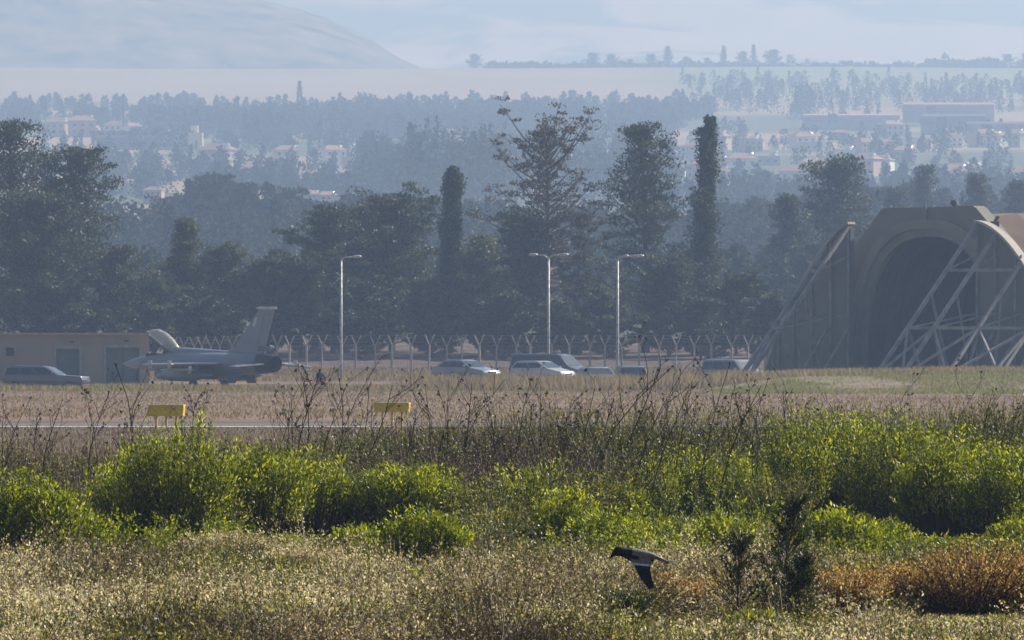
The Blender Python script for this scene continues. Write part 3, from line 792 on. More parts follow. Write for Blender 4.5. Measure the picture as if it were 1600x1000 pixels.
def make_car(kind, px, basepy, d, heading, col, label, scale=1.0):
    x = X(px, d); z0 = Z(basepy, d)
    t = thing('parked_car', label, 'van' if kind in ('van',) else 'car', (x, d, z0), heading, 'cars parked in front of the fence')
    P_ = PROF[kind]; m = glossy(kind + '_paint', col); hwid = P_['W'] / 2
    pts = P_['body'] + P_['roof'] + P_['tail']
    belt = P_['body'][-1][1] - .02
    def hw(z, x_): 
        e = 1 - .10 * max(0, (abs(x_) / (P_['L'] / 2)) ** 6)
        return hwid * e * (1 - .18 * max(0, (z - belt) / (P_['H'] - belt)) ** 1.1) * (1 - .05 * max(0, (.5 - z) / .2))
    b = MB(); n = len(pts)
    # denser outline
    dn = []
    for i in range(n):
        p, q = pts[i], pts[(i + 1) % n]; k = 5 if i < n - 1 else 10
        for j in range(k): dn.append((p[0] + (q[0] - p[0]) * j / k, p[1] + (q[1] - p[1]) * j / k))
    n = len(dn); cols_ = []
    for f_ in (-1, -.92, 0, .92, 1):
        ins = .035 if abs(f_) == 1 else 0
        cx, cz = 0, .8
        ringp = []
        for (x_, z_) in dn:
            l = math.hypot(x_ - cx, z_ - cz); s_ = (l - ins) / l
            ringp.append((cx + (x_ - cx) * s_, f_ * hw(z_, x_), cz + (z_ - cz) * s_))
        cols_.append(ringp)
    b.loft(cols_, cap=False)
    # side skins: strips between top outline and bottom
    for ri, sgn in ((0, -1), (4, 1)):
        r_ = cols_[ri]; xs = np.linspace(-P_['L'] / 2 * .985, P_['L'] / 2 * .985, 40)
        top = [(p[0], p[2]) for p in r_]
        def ext(x_, hi):
            zs = []
            for (a, c) in zip(top, top[1:] + top[:1]):
                if (a[0] - x_) * (c[0] - x_) <= 0 and abs(a[0] - c[0]) > 1e-6: zs.append(a[1] + (c[1] - a[1]) * (x_ - a[0]) / (c[0] - a[0]))
            return (max(zs) if hi else min(zs)) if zs else .6
        g_ = []
        for x_ in xs:
            lo, hi = ext(x_, False), ext(x_, True)
            mid = min(hi, belt)
            g_.append([(x_, sgn * hw(lo, x_), lo), (x_, sgn * (hw(.65, x_) + .02), (lo + mid) / 2), (x_, sgn * hw(mid, x_), mid), (x_, sgn * hw(hi, x_), hi)])
        for a, c in zip(g_, g_[1:]):
            for k in range(3): b.add([a[k], c[k], c[k + 1], a[k + 1]], [(0, 1, 2, 3)])
    body = b.build('body', m, t, True)
    # glass
    A = P_['body'][-1]; B = P_['roof'][0]; C_ = P_['roof'][-1]; D_ = P_['tail'][0]
    def lerp(p, q, f_): return (p[0] + (q[0] - p[0]) * f_, p[1] + (q[1] - p[1]) * f_)
    for nm, p, q, off in (('windscreen', A, B, .015), ('rear_window', D_, C_, -.015)):
        p1, q1 = lerp(p, q, .1), lerp(p, q, .93)
        nx_, nz_ = (q[1] - p[1]), -(q[0] - p[0]); l = math.hypot(nx_, nz_); nx_, nz_ = nx_ / l * .012, nz_ / l * .012
        if off < 0: nx_, nz_ = -nx_, -nz_
        w0, w1 = hw(p1[1], p1[0]) * .88, hw(q1[1], q1[0]) * .86
        mb = MB(); mb.prism([(p1[0] + nx_, -w0, p1[1] + nz_), (p1[0] + nx_, w0, p1[1] + nz_), (q1[0] + nx_, w1, q1[1] + nz_), (q1[0] + nx_, -w1, q1[1] + nz_)], (nx_ * .6, 0, nz_ * .6))
        mb.build(nm, glass, t)
    zt = P_['H'] - .14; zl = belt + .06
    xf = A[0] - .12; xft = B[0] - .12 * 1; xr = D_[0] + .2; xrt = C_[0] + .12
    div = [0.0, .36, .68, 1.0] if kind != 'hatch' else [0, .5, 1.0]
    if kind == 'van': div = [0, .22, .6, 1.0]
    for s in (-1, 1):
        for a, c in zip(div, div[1:]):
            e = .025
            lo0, lo1 = xf + (xr - xf) * a - e, xf + (xr - xf) * c + e
            up0, up1 = xft + (xrt - xft) * a - e, xft + (xrt - xft) * c + e
            mb = MB(); y0, y1 = s * (hw(zl, 0) + .012), s * (hw(zt, 0) + .012)
            mb.prism([(lo0, y0, zl), (lo1, y0, zl), (up1, y1, zt), (up0, y1, zt)], (0, -s * .006, 0)); mb.build('side_window', glass, t)
        mr = MB(); mr.box(A[0] - .35, s * (hwid + .12), belt + .08, .12, .2, .14); mr.build('door_mirror', m, t, bevel=.02)
        hl = MB(); hl.box(P_['L'] / 2 - .16, s * hwid * .70, P_['body'][1][1] + .07, .22, .36, .15); hl.build('headlight', lampm, t, bevel=.03)
        tl = MB(); tl.box(-P_['L'] / 2 + .05, s * hwid * .82, .88, .1, .2, .22); tl.build('tail_light', redl, t, bevel=.02)
        for wx in (P_['L'] / 2 - .85, -P_['L'] / 2 + .80):
            r_ = .31 if kind in ('hatch', 'saloon') else .35
            wl = MB(); wl.tube([(wx, s * (hwid - .2), r_), (wx, s * (hwid + .01), r_)], r_, 22); wh_ = wl.build('wheel', tyre, t, True)
            rm = MB(); rm.tube([(wx, s * (hwid + .01), r_), (wx, s * (hwid + .025), r_)], r_ * .62, 16); rm.build('rim', rimm, wh_)
    bp = MB(); bp.box(P_['L'] / 2 - .03, 0, .42, .1, P_['W'] * .9, .16); bp.build('bumper', trim, t, bevel=.03)
    gr = MB(); gr.box(P_['L'] / 2 - .035, 0, .62, .06, .7, .12); gr.build('grille', trim, t)
    return t
make_car('estate', 73, 614, 597, R(-14), (.10, .10, .13), 'dark estate-bodied off-road car with sunlit bonnet parked in front of the low building')
make_car('saloon', 728, 597, 630, R(-42), (.20, .24, .30), 'blue-grey saloon parked apart, leftmost of the cars by the fence')
make_car('hatch', 848, 600, 628, R(-35), (.50, .50, .50), 'pale hatchback parked in front of the dark van')
make_car('van', 862, 604, 640, R(-28), (.07, .09, .12), 'dark van standing behind the pale hatchback')
make_car('hatch', 934, 610, 622, R(-72), (.16, .21, .30), 'small blue hatchback between the pale hatchback and the rounded dark car')
make_car('hatch', 983, 608, 626, R(100), (.03, .035, .05), 'rounded very dark car right of the small blue hatchback')
make_car('suv', 1150, 606, 634, R(-40), (.24, .29, .36), 'pale blue off-road car behind the raking struts of the shelter door')

# ------------------------------------------------------------------ person crouching near the jet
def make_person():
    d = 604; px = 499; x = X(px, d); z0 = gz(x, d)
    z0 = Z(577, d) - 1.22
    t = thing('person', 'person in dark jacket squatting beyond the grass right of the jet', 'person', (x, d, z0), R(200))
    me = bpy.data.meshes.new('body')
    J = [(0, 0, .42), (0, .02, .60), (0, .09, .82), (0, .13, .95), (0, .16, 1.03), (0, .19, 1.13),      # pelvis..head 0-5
         (.19, .12, .90), (.27, .32, .66), (.16, .50, .52),                                             # arm r 6-8
         (-.19, .12, .90), (-.27, .32, .66), (-.16, .50, .52),                                          # arm l 9-11
         (.12, .02, .40), (.20, .42, .50), (.17, .20, .10), (.19, .40, .04),                            # leg r 12-15
         (-.12, .02, .40), (-.20, .42, .50), (-.17, .20, .10), (-.19, .40, .04)]
    E = [(0, 1), (1, 2), (2, 3), (3, 4), (4, 5), (3, 6), (6, 7), (7, 8), (3, 9), (9, 10), (10, 11), (0, 12), (12, 13), (13, 14), (14, 15), (0, 16), (16, 17), (17, 18), (18, 19)]
    rad = [.17, .165, .19, .14, .065, .115, .085, .055, .04, .085, .055, .04, .115, .075, .055, .045, .115, .075, .055, .045]
    me.from_pydata(J, E, []); o = bpy.data.objects.new('body', me); COL.objects.link(o); o.parent = t
    me.materials.append(mat('dark_clothing', (.035, .04, .055), .9, (.025, .03, .04), 6))
    sk = o.modifiers.new('skin', 'SKIN'); 
    for i, r_ in enumerate(rad): me.skin_vertices[0].data[i].radius = (r_, r_)
    me.skin_vertices[0].data[0].use_root = True
    ss = o.modifiers.new('sub', 'SUBSURF'); ss.levels = 2; ss.render_levels = 2
    skin = mat('skin', (.42, .26, .18), .6)
    hd = MB()
    hd.loft([[(math.cos(k * PI / 6) * a, .20 + math.sin(k * PI / 6) * a * 1.15, z) for k in range(12)] for z, a in ((1.02, .045), (1.06, .068), (1.12, .080), (1.165, .078), (1.19, .06))]); hd.build('face', skin, t, True)
    hr = MB(); hr.loft([[(math.cos(k * PI / 6) * a, .19 + math.sin(k * PI / 6) * a * 1.12, z) for k in range(12)] for z, a in ((1.11, .087), (1.16, .092), (1.21, .078), (1.24, .03))]); hr.build('hair', mat('dark_hair', (.02, .015, .012), .8), t, True)
    vs = MB(); vs.loft([[(math.cos(k * PI / 8) * .215, .03 + (z - .5) * .18 + math.sin(k * PI / 8) * .19, z) for k in range(16)] for z in (.40, .5, .58)], cap=False); v = vs.build('waistband', mat('orange_cloth', (.80, .10, .04), .8), t, True)
    for s in (-1, 1):
        for f_ in range(5):
            fb = MB(); a = (f_ - 2) * .018
            fb.tube([(s * .16 + a, .50, .50), (s * .15 + a, .55, .485), (s * .145 + a, .575, .455 + .005 * abs(f_ - 2))], [.010, .009, .007], 6); fb.build('finger', skin, t, True)
    # the red canister between the feet
    c = thing('fire_extinguisher', 'small bright red canister on the ground beside the squatting person', 'fire extinguisher', (x - .02, d - .42, z0 + .0))
    b = MB(); b.tube([(0, 0, 0), (0, 0, .40), (0, 0, .46), (0, 0, .5)], [.11, .11, .07, .03], 14); b.build('cylinder', mat('red_paint', (.85, .06, .03), .35), c, True)
    h = MB(); h.beam((-.06, 0, .53), (.08, 0, .56), .03); h.tube([(0, 0, .5), (.1, 0, .48), (.13, 0, .3)], .015, 6); h.build('nozzle', trim, c)
make_person()

# ------------------------------------------------------------------ yellow marker boards
def make_sign(px, toppy, wpx, d, label, tilt, hp, n=3):
    x = X(px, d); zt = Z(toppy, d); z0 = gz(x, d)
    t = thing('marker_board', label, 'marker board', (x, d, z0), R(-14), 'yellow marker boards beside the taxiway')
    ym = M.setdefault('yellow', mat('yellow_paint', (1.0, .70, .02), .5, (.80, .50, .015), 9, stretch=(1, 1, 1.6), bump=.2))
    yl = M.setdefault('yellow_leg', mat('yellow_leg_paint', (.75, .42, .04), .6, (.5, .28, .03), 6))
    w_ = wpx / F * d; h = hp / F * d
    b = MB(); hw_ = w_ / 2
    prof = [(-hw_, 0), (hw_ * .96, 0), (hw_, h), (-hw_ * 1.0, h * .92)]
    b.prism([(u, -.09, zt - z0 - h + z) for u, z in prof], (0, .18, 0)); o = b.build('board', ym, t, bevel=.012)
    c = MB(); c.box(0, 0, zt - z0 + .0, w_ * .99, .24, .03); c.build('lit_top_strip', mat('lit_top_yellow', (.8, .72, .45), .5, (.6, .5, .2), 12), t, bevel=.006)  # paler strip paints the sunlit top of the board
    for k in range(n):
        u = -hw_ * .55 + 1.1 * hw_ * k / (n - 1)
        l = MB(); l.beam((u, 0, -.1), (u, 0, zt - z0 - h), .055, .05); l.build('leg', yl, t)
        f = MB(); f.tube([(u, 0, -.02), (u, 0, .05)], .07, 8); f.build('foot', yl, t)
make_sign(260, 633, 59, 279, 'yellow marker board on three legs, left of the two, above the green bush', 0, 17)
make_sign(613, 630, 57, 283, 'yellow marker board among bare stalks, right of the two', 0, 13.5)

# ------------------------------------------------------------------ the bird
def make_bird():
    d = 66.0; k = d / F
    x0, z0 = X(1000, d), Z(875, d)
    root = thing('flying_bird', 'black and grey crow-like bird flying left low over the dry scrub, wings swept down', 'bird', (x0, d, z0))
    def L(px, py, dy=0.0): return Vector(((px - 1000) * k, dy, (875 - py) * k))
    black = mat('black_feathers', (.010, .009, .010), .7, (.022, .02, .022), 60, spec=.2)
    grey = mat('grey_feathers', (.20, .175, .15), .7, (.11, .10, .095), 70)
    # body: spine from bill to tail as one lofted surface
    st = [(951, 874.5, .8, .8), (954, 870.5, 2.2, 2.0), (957.5, 865.5, 5.0, 5.0), (962, 861.8, 7.0, 6.6), (967, 861.2, 7.6, 7.0), (973, 862.8, 7.6, 7.6), (980, 865.3, 9.0, 8.8), (988, 867.5, 10.8, 10), (998, 868.8, 11, 10), (1008, 869, 9, 9), (1016, 868.5, 6.5, 7), (1024, 869.8, 4, 7), (1033, 873, 2.2, 8), (1043, 877, 1.3, 9), (1048, 879.5, .6, 7)]
    rings = []
    for px, py, rz, ry in st:
        c = L(px, py); rings.append([(c.x, math.cos(a * PI / 8) * ry * k, c.z + math.sin(a * PI / 8) * rz * k) for a in range(16)])
    b = MB().loft(rings); o = b.build('body', grey, root, True)
    o.data.materials.append(black)
    for p in o.data.polygons:
        cx = sum(o.data.vertices[v].co.x for v in p.vertices) / len(p.vertices)
        cz = sum(o.data.vertices[v].co.z for v in p.vertices) / len(p.vertices)
        if cx < (986 - 1000) * k or (cx < (996 - 1000) * k and cz < (875 - 868) * k): p.material_index = 1
    tl = MB()
    for j in range(7):
        a = (j - 3) * .11
        tl.prism([L(1014, 865.5, (j - 3) * .003), L(1046, 879 - abs(j - 3) * .6, -math.sin(a) * .17), L(1044, 881.5, -math.sin(a) * .17 + .012), L(1016, 870.5, (j - 3) * .003 + .01)], (0, .002, .0015))
    tl.build('tail', mat('tail_feathers', (.30, .28, .30), .6, (.06, .055, .06), 40), root)
    for s in (-1, 1):
        # wing: near one sweeps down towards the viewer, far one mirrored and higher
        y0 = s * -.030 * 1.0
        def WP(px, py, dy): return L(px, py, -s * dy)
        # covert panel (pale blue-grey) and flight feathers (black)
        def lay(pts, t=.004): return MB().prism(pts, (0, t * s, 0))
        if s > 0:
            lay([WP(984, 872, .03), WP(1012, 866, .03), WP(1020, 880, .05), WP(1008, 889, .06), WP(992, 884, .055)]).build('wing_shoulder', grey, root)
            lay([WP(985, 877.5, .040), WP(997, 880, .048), WP(1014, 881.5, .052), WP(1012, 888, .065), WP(1001, 888, .065), WP(993, 884.5, .060)]).build('wing_patch', mat('pale_coverts', (.42, .46, .62), .6, (.62, .64, .70), 50), root)
            pr = MB()
            for j in range(9):
                f_ = j / 8
                a = WP(990 + 22 * f_, 883 + 2 * f_, .058); tip = WP(1014 + 6.5 * math.sin(f_ * 2.6) * 1, 921 - 11 * f_ ** 1.5, .15 - .02 * f_)
                m0 = a + (tip - a) * .55 + Vector((-.011 + .004 * f_, 0, 0)); m1 = a + (tip - a) * .55 + Vector((.011, 0, 0))
                a2 = a + Vector((.014, 0, 0.002))
                pr.prism([a, m0, tip, tip + Vector((.006, .0, .004)), m1, a2], (0, .0016 + .0004 * j, 0))
            pr.build('flight_feathers', black, root)
        else:
            lay([WP(992, 861, .03), WP(1016, 866, .03), WP(1022, 872, .09), WP(1006, 869, .11)]).build('far_wing_shoulder', grey, root)
            pr = MB()
            for j in range(7):
                f_ = j / 6
                a = WP(1004 + 16 * f_, 870, .08); tip = WP(1016 + 4 * f_, 884 - 6 * f_, .20)
                pr.prism([a, tip, tip + Vector((.012, 0, .002)), a + Vector((.014, 0, 0))], (0, .0016 + .0003 * j, 0))
            pr.build('far_flight_feathers', black, root)
    for s in (-1, 1):
        e = MB(); c = L(960, 860.5); e.tube([c + Vector((0, s * 6.3 * k, 0)), c + Vector((0, s * 6.9 * k, 0))], 1.1 * k, 8); e.build('eye', mat('eye_black', (.005, .005, .005), .1), root)
make_bird()

# ------------------------------------------------------------------ trees behind the fence
# (label, px, d, top, width, kind, leaf, leafsize, density)
NT = [
 ('tall dark pine with ragged crown at the left edge of the photo', 18, 742, 190, 230, 'broad', 'needle', 1),
 ('pine with open side branches right of the edge pine', 118, 736, 228, 190, 'round', 'needle', 1),
 ('lower dark pine in front of the two left pines', 60, 730, 300, 220, 'broad', 'needle', 1),
 ('short pine with drooping branch tips behind the low building', 180, 728, 385, 130, 'bushy', 'needle', .8),
 ('grey-green tree with forked pointed top above the jet', 288, 740, 343, 120, 'cone', 'needle_pale', 1.2),
 ('pale bushy tree above the jet, right of the forked one', 352, 738, 380, 120, 'bushy', 'needle_pale', 1),
 ('low pale tree behind the jet tail', 420, 735, 400, 110, 'bushy', 'needle_pale', .9),
 ('low leafy tree above the jet cockpit', 240, 732, 425, 120, 'bushy', 'needle_pale', .9),
 ('dark tree forming the left shoulder of the big broad pine', 520, 740, 322, 190, 'broad', 'needle', 1),
 ('big broad dark pine behind the leftmost lamp post', 612, 746, 292, 235, 'broad', 'needle', 1.2),
 ('dark tree filling in left of the big broad pine', 470, 734, 392, 160, 'bushy', 'needle', .9),
 ('columnar cypress right of the big broad pine', 703, 742, 262, 36, 'column', 'needle', 1.1),
 ('bushy low tree at the foot of the left cypress', 675, 732, 430, 120, 'bushy', 'needle_pale', .9),
 ('tall thin tree of sparse brown branches, the tallest of the row', 852, 744, 156, 235, 'airy', 'needle_brown', 1.8),
 ('low olive tree between the left cypress and the tallest tree', 755, 734, 368, 120, 'bushy', 'needle_pale', .9),
 ('dark tree at the foot of the tallest tree', 815, 738, 330, 130, 'round', 'needle', .9),
 ('thin half-bare tree right of the tallest tree', 905, 736, 330, 95, 'airy', 'needle_brown', .9),
 ('dense dark pine with stepped crown left of the right cypress', 1008, 744, 193, 185, 'dense', 'needle', .8),
 ('tall columnar cypress right of the dense stepped pine', 1103, 746, 183, 40, 'column', 'needle', 1.15),
 ('lower dark pine in front of the dense stepped pine', 1045, 734, 400, 150, 'bushy', 'needle', 1),
 ('low pale tree behind the rightmost lamp post', 945, 730, 445, 110, 'bushy', 'needle_pale', .8),
 ('low round tree left of the shelter door', 1150, 738, 425, 120, 'bushy', 'needle', .9),
 ('small pale shrubby tree behind the shelter struts', 1205, 730, 455, 90, 'bushy', 'needle_pale', .8),
 ('low dark tree left of the middle lamp post', 790, 728, 455, 120, 'bushy', 'needle', .9),
 ('low dark tree behind the leftmost lamp post', 560, 728, 430, 150, 'bushy', 'needle', .9),
 ('low dark tree behind the small blue hatchback', 880, 728, 470, 110, 'bushy', 'needle_pale', .8),
 ('low dark tree under the tall right cypress', 1095, 728, 465, 110, 'bushy', 'needle', .8),
 ('low dark tree behind the jet fuselage', 320, 728, 455, 140, 'bushy', 'needle', .8),
 ('dark tree behind the low building roof', 95, 724, 430, 190, 'bushy', 'needle', .9),
]
for i, (lab, px, d, top, wd, kind, lm, dn) in enumerate(NT):
    cat = 'cypress tree' if kind == 'column' else ('pine tree' if 'pine' in lab else 'tree')
    place_tree(cat.replace(' ', '_'), lab, cat, px, d, top, wd, kind, 100 + i, lm, 'bark_pale' if kind == 'airy' else 'bark', 'trees behind the perimeter fence', lq=84, leafl=.23, dens=dn * 1.2)
FT = [
 ('round spreading tree behind the shelter, hazier than the fence trees', 1310, 960, 243, 145, 'round', 1.1),
 ('small hazy tree left of the round spreading tree', 1232, 950, 305, 75, 'dense', 1),
 ('pointed hazy tree above the shelter roof', 1440, 1250, 258, 60, 'cone', 1),
 ('bare-topped hazy tree near the right edge of the shelter roof', 1526, 1200, 272, 62, 'round', .9),
 ('hazy tree at the right edge of the photo', 1592, 1230, 282, 70, 'round', .9),
 ('low hazy tree just left above the shelter roof', 1402, 1180, 295, 60, 'bushy', .9),
 ('low hazy tree behind the gap by the shelter door', 1270, 940, 380, 110, 'bushy', 1),
]
for i, (lab, px, d, top, wd, kind, dn) in enumerate(FT):
    place_tree('tree', lab, 'tree', px, d, top, wd, kind, 200 + i, 'needle', 'bark', 'hazy trees behind the shelter', lq=60, leafl=.32, dens=dn * 1.1)

# middle-distance row: individuals from a few prototypes
def proto_tree(kind, seed, H, W_, leafl, lq, dens):
    t = thing('tree', 'x', 'tree'); tr, tw, cr = make_tree(H * .93, W_, kind, seed, lq, leafl=leafl, dens=dens)
    tr.build('trunk', M['bark'], t); cr.build('crown', M['far_green'], t)
    return t
protos = [proto_tree('cone', 301, 15, 6, .8, 22, .7), proto_tree('round', 302, 15, 11, .85, 22, .7), proto_tree('broad', 303, 15, 12, .85, 20, .6), proto_tree('dense', 304, 15, 8, .8, 22, .7), proto_tree('bushy', 305, 15, 11, .85, 22, .7)]
used = set()
def put_far(px, d, top, wscale, pi, label, group, basez=None):
    x = X(px, d); z0 = gz(x, d) - .5; H = max(3, Z(top, d) - z0)
    if pi not in used: o = protos[pi]; used.add(pi)
    else: o = copy_tree(protos[pi])
    s = H / 15; o.location = (x, d, z0); o.scale = (s * wscale, s * wscale, s); o.rotation_euler = (0, 0, rnd.uniform(0, 6.28))
    tag(o, label, 'tree', group); return o
row = []
def topline(px):
    return float(np.interp(px, [170, 215, 245, 300, 330, 375, 400, 430, 470, 500, 540, 600, 650, 690, 720, 760, 800, 900, 1000, 1110, 1150, 1190, 1230, 1290, 1340, 1400, 1460, 1500, 1560, 1600],
                            [350, 325, 310, 285, 282, 278, 300, 305, 292, 300, 310, 305, 312, 318, 322, 318, 330, 320, 330, 330, 322, 312, 300, 310, 305, 298, 300, 305, 295, 290]))
px = 176.0
while px < 1640:
    row.append((px, 1560 + rnd.uniform(-60, 60), topline(px) + rnd.uniform(-13, 16), rnd.choice([0, 1, 2, 3, 3, 4, 0]), rnd.uniform(.8, 1.15)))
    px += rnd.uniform(17, 30)
for i, (px, d, top, pi, ws) in enumerate(row):
    k = ['slender pointed', 'round-headed', 'broad', 'stepped', 'bushy'][pi]
    put_far(px, d, top, ws, pi, f'{k} blue-hazed tree, {ordn(i)} from the left in the wooded row beyond the fence trees', 'trees of the hazy wooded row')

# woods further back that read as one mass
def woods(name, label, spots, leaf, per, seed):
    g = np.random.default_rng(seed); cr = NP()
    for (x, y, z, H, W_) in spots:
        n = per; u = g.random(n) ** .8
        pt = g.random() < .3
        rr = (W_ / 2) * (np.interp(u, [0, .25, .7, 1], [.8, 1, .75, .2]) if not pt else (1.02 - u) * .7) * np.sqrt(g.random(n)); az = g.random(n) * 6.28
        lob = 1 + .25 * np.sin(az * 3 + u * 6 + x)
        P_ = np.stack([x + rr * np.cos(az) * lob, y + rr * np.sin(az) * lob, z + u * H], 1)
        ll = leaf * g.uniform(.6, 1.3, n)
        cr.add(leafq(P_, rdir(n, .6, g), ll, ll * .7, g), np.repeat(np.clip(g.uniform(.2, .8) + g.normal(0, .15, n), 0, 1), 4))
    o = cr.build(name, M['far_green']); tag(o, label, 'wood', kind='stuff'); return o
def scatter(pr, dr, toplo, tophi, n, hmin, hmax, seed, mask=None):
    r_ = random.Random(seed); out = []
    for _ in range(n):
        px = r_.uniform(*pr); d = r_.uniform(*dr)
        if mask and not mask(px, d): continue
        x = X(px, d); z = gz(x, d) - .3; H = r_.uniform(hmin, hmax); out.append((x, d, z, H, H * r_.uniform(.55, .85)))
    return out
sp = scatter((120, 1660), (1330, 1540), 0, 0, 300, 9, 13, 1) + scatter((120, 1660), (950, 1320), 0, 0, 240, 5, 8, 2)
woods('wood', 'dark blue-hazed wood behind the fence trees', sp, .62, 300, 1)
sp = scatter((-80, 1130), (4100, 4500), 0, 0, 330, 6, 9.5, 3) + scatter((-80, 330), (4500, 4800), 0, 0, 50, 3, 6, 4) + scatter((230, 1060), (3850, 4200), 0, 0, 300, 8, 12.5, 5)
woods('wood', 'long hazy wood below the pink field', sp, 1.3, 180, 2)
sp = scatter((370, 800), (3550, 3950), 0, 0, 120, 8, 14, 6) + scatter((560, 800), (2500, 3000), 0, 0, 120, 10, 16, 7) + scatter((330, 560), (2450, 2750), 0, 0, 40, 6, 10, 17) + scatter((130, 420), (2750, 3100), 0, 0, 30, 7, 11, 8)
sp += scatter((60, 640), (2450, 3700), 0, 0, 150, 5, 9, 19)
sp += scatter((640, 800), (2300, 2600), 0, 0, 50, 14, 22, 9)
woods('wood', 'hazy wood standing round the left half of the town', sp, 1.0, 180, 3)
vx = lambda px, d: float(vnoise(px * .02, d * .008, 77)) > .42
sp = scatter((1000, 1680), (2150, 2600), 0, 0, 300, 6, 11, 10) + scatter((980, 1680), (2700, 4000), 0, 0, 230, 4, 8, 11, vx) + scatter((1060, 1680), (4450, 5400), 0, 0, 260, 5, 10, 12) + scatter((1240, 1275), (4300, 4400), 0, 0, 14, 12, 17, 14)
sp += scatter((760, 1060), (2500, 3300), 0, 0, 160, 10, 15, 13)
woods('wood', 'scattered hazy trees between the houses on the right', sp, .95, 150, 4)
# ridge-top trees on the far plateau edge
ridge = [(741, 84, 28, 1, 'round lone tree on the far ridge'), (925, 82, 34, 1, 'left round tree of the far ridge grove'), (955, 84, 40, 4, 'bushy tree of the far ridge grove'), (985, 92, 34, 4, 'low tree right in the far ridge grove'),
 (1018, 84, 34, 4, 'bushy tree left of the peaked ridge tree'), (1043, 71, 34, 0, 'peaked tree on the far ridge'), (1072, 88, 36, 4, 'low tree right of the peaked ridge tree'), (1105, 90, 44, 4, 'low tree left of the first ridge cypress'),
 (1131, 70, 14, 0, 'first pointed cypress on the far ridge'), (1161, 80, 22, 1, 'small tree between the two ridge cypresses'), (1178, 68, 12, 0, 'second pointed cypress on the far ridge'), (1208, 77, 40, 4, 'bushy ridge tree beside the white tower house'),
 (1352, 94, 14, 0, 'tiny tree alone on the ridge right of the white house'), (1575, 84, 36, 4, 'tree on the ridge near the right edge'), (1604, 82, 40, 1, 'tree on the ridge at the right edge')]
for px, top, wpx, pi, lab in ridge:
    o = put_far(px, 6020, top, 1, 0 if pi == 0 else 2, lab, 'trees on the far ridge')
    H = o.scale[2] * 15; wn = 6 if pi == 0 else 12; s = min(wpx / F * 6020 / wn, o.scale[2] * 1.3); o.scale = (s, s, o.scale[2])
sp = [(X(p, 6030), 6030, zp - 1, Z(99, 6030) - zp + rnd.uniform(-2, 2), 12) for p in np.linspace(1440, 1640, 34)] + [(X(p, 6010), 6010, zp - 1, rnd.uniform(1.5, 4.2), 9) for p in np.linspace(765, 1420, 90)]
sp += [(X(p, 6015), 6015, zp - 1, rnd.uniform(4, 6), 12) for p in np.linspace(1450, 1560, 24)]
woods('hedge', 'low dark hedge line along the far ridge', sp, 2.2, 60, 5)

# ------------------------------------------------------------------ the hazy town
wallc = {'white': mat('white_wall', (.82, .80, .76), .8, (.7, .68, .64), .5), 'cream': mat('cream_wall', (.62, .53, .42), .9, (.52, .44, .35), .5), 'grey': mat('grey_wall', (.36, .35, .35), .9, (.3, .29, .29), .5), 'pink': mat('pink_wall', (.55, .38, .31), .9, (.48, .33, .27), .5)}
roofc = {'red-tiled': mat('red_tiles', (.38, .21, .15), .9, (.30, .17, .12), .8), 'flat pale': mat('pale_roof', (.70, .67, .62), .9, (.6, .57, .52), .5), 'brown': mat('brown_tiles', (.30, .18, .13), .9)}
winm = mat('window_dark', (.06, .07, .08), .2)
gw = mat('glint_metal', (.95, .95, .95), .12, (.9, .9, .9), 2, metal=.9)  # bright metal for the added glint tanks
def house_proto(wc, rc, L=11, D_=9, H_=6):
    t = thing('house', 'x', 'house'); b = MB(); b.box(0, 0, H_ / 2 - 1, L, D_, H_ + 2); b.build('wall', wallc[wc], t)
    r = MB()
    if rc == 'flat pale':
        r.box(0, 0, H_ + .12, L + .4, D_ + .4, .25); r.box(L * .2, 0, H_ + .9, 2.4, 2.4, 1.4)
    else:
        e = .6; A = [(-L / 2 - e, -D_ / 2 - e, H_), (L / 2 + e, -D_ / 2 - e, H_), (L / 2 + e, D_ / 2 + e, H_), (-L / 2 - e, D_ / 2 + e, H_), (-L / 2 + 3, 0, H_ + 2.2), (L / 2 - 3, 0, H_ + 2.2)]
        r.add(A, [(0, 1, 5, 4), (1, 2, 5), (2, 3, 4, 5), (3, 0, 4), (3, 2, 1, 0)])
    ro = r.build('roof', roofc[rc], t)
    tk = MB(); tk.tube([(L * .25, -1, H_ + 1.4), (L * .25 + 1.8, -1, H_ + 1.4)], .8, 10); tk.build('glint_tank', gw, ro, True)  # shiny tank added and oversized to supply sun glints
    for u in (-.3, .02, .33):
        for z in ((1.4, 4.2) if H_ > 4 else (1.4,)):
            wd = MB(); wd.box(u * L, -D_ / 2 - .01, z, 1.3, .12, 1.3); wd.build('window', winm, t)
    return t
hp = {}
houses = []
r_ = random.Random(77)
def addh(px, d, wc, rc, s=1.0): houses.append((px, d, wc, rc, s))
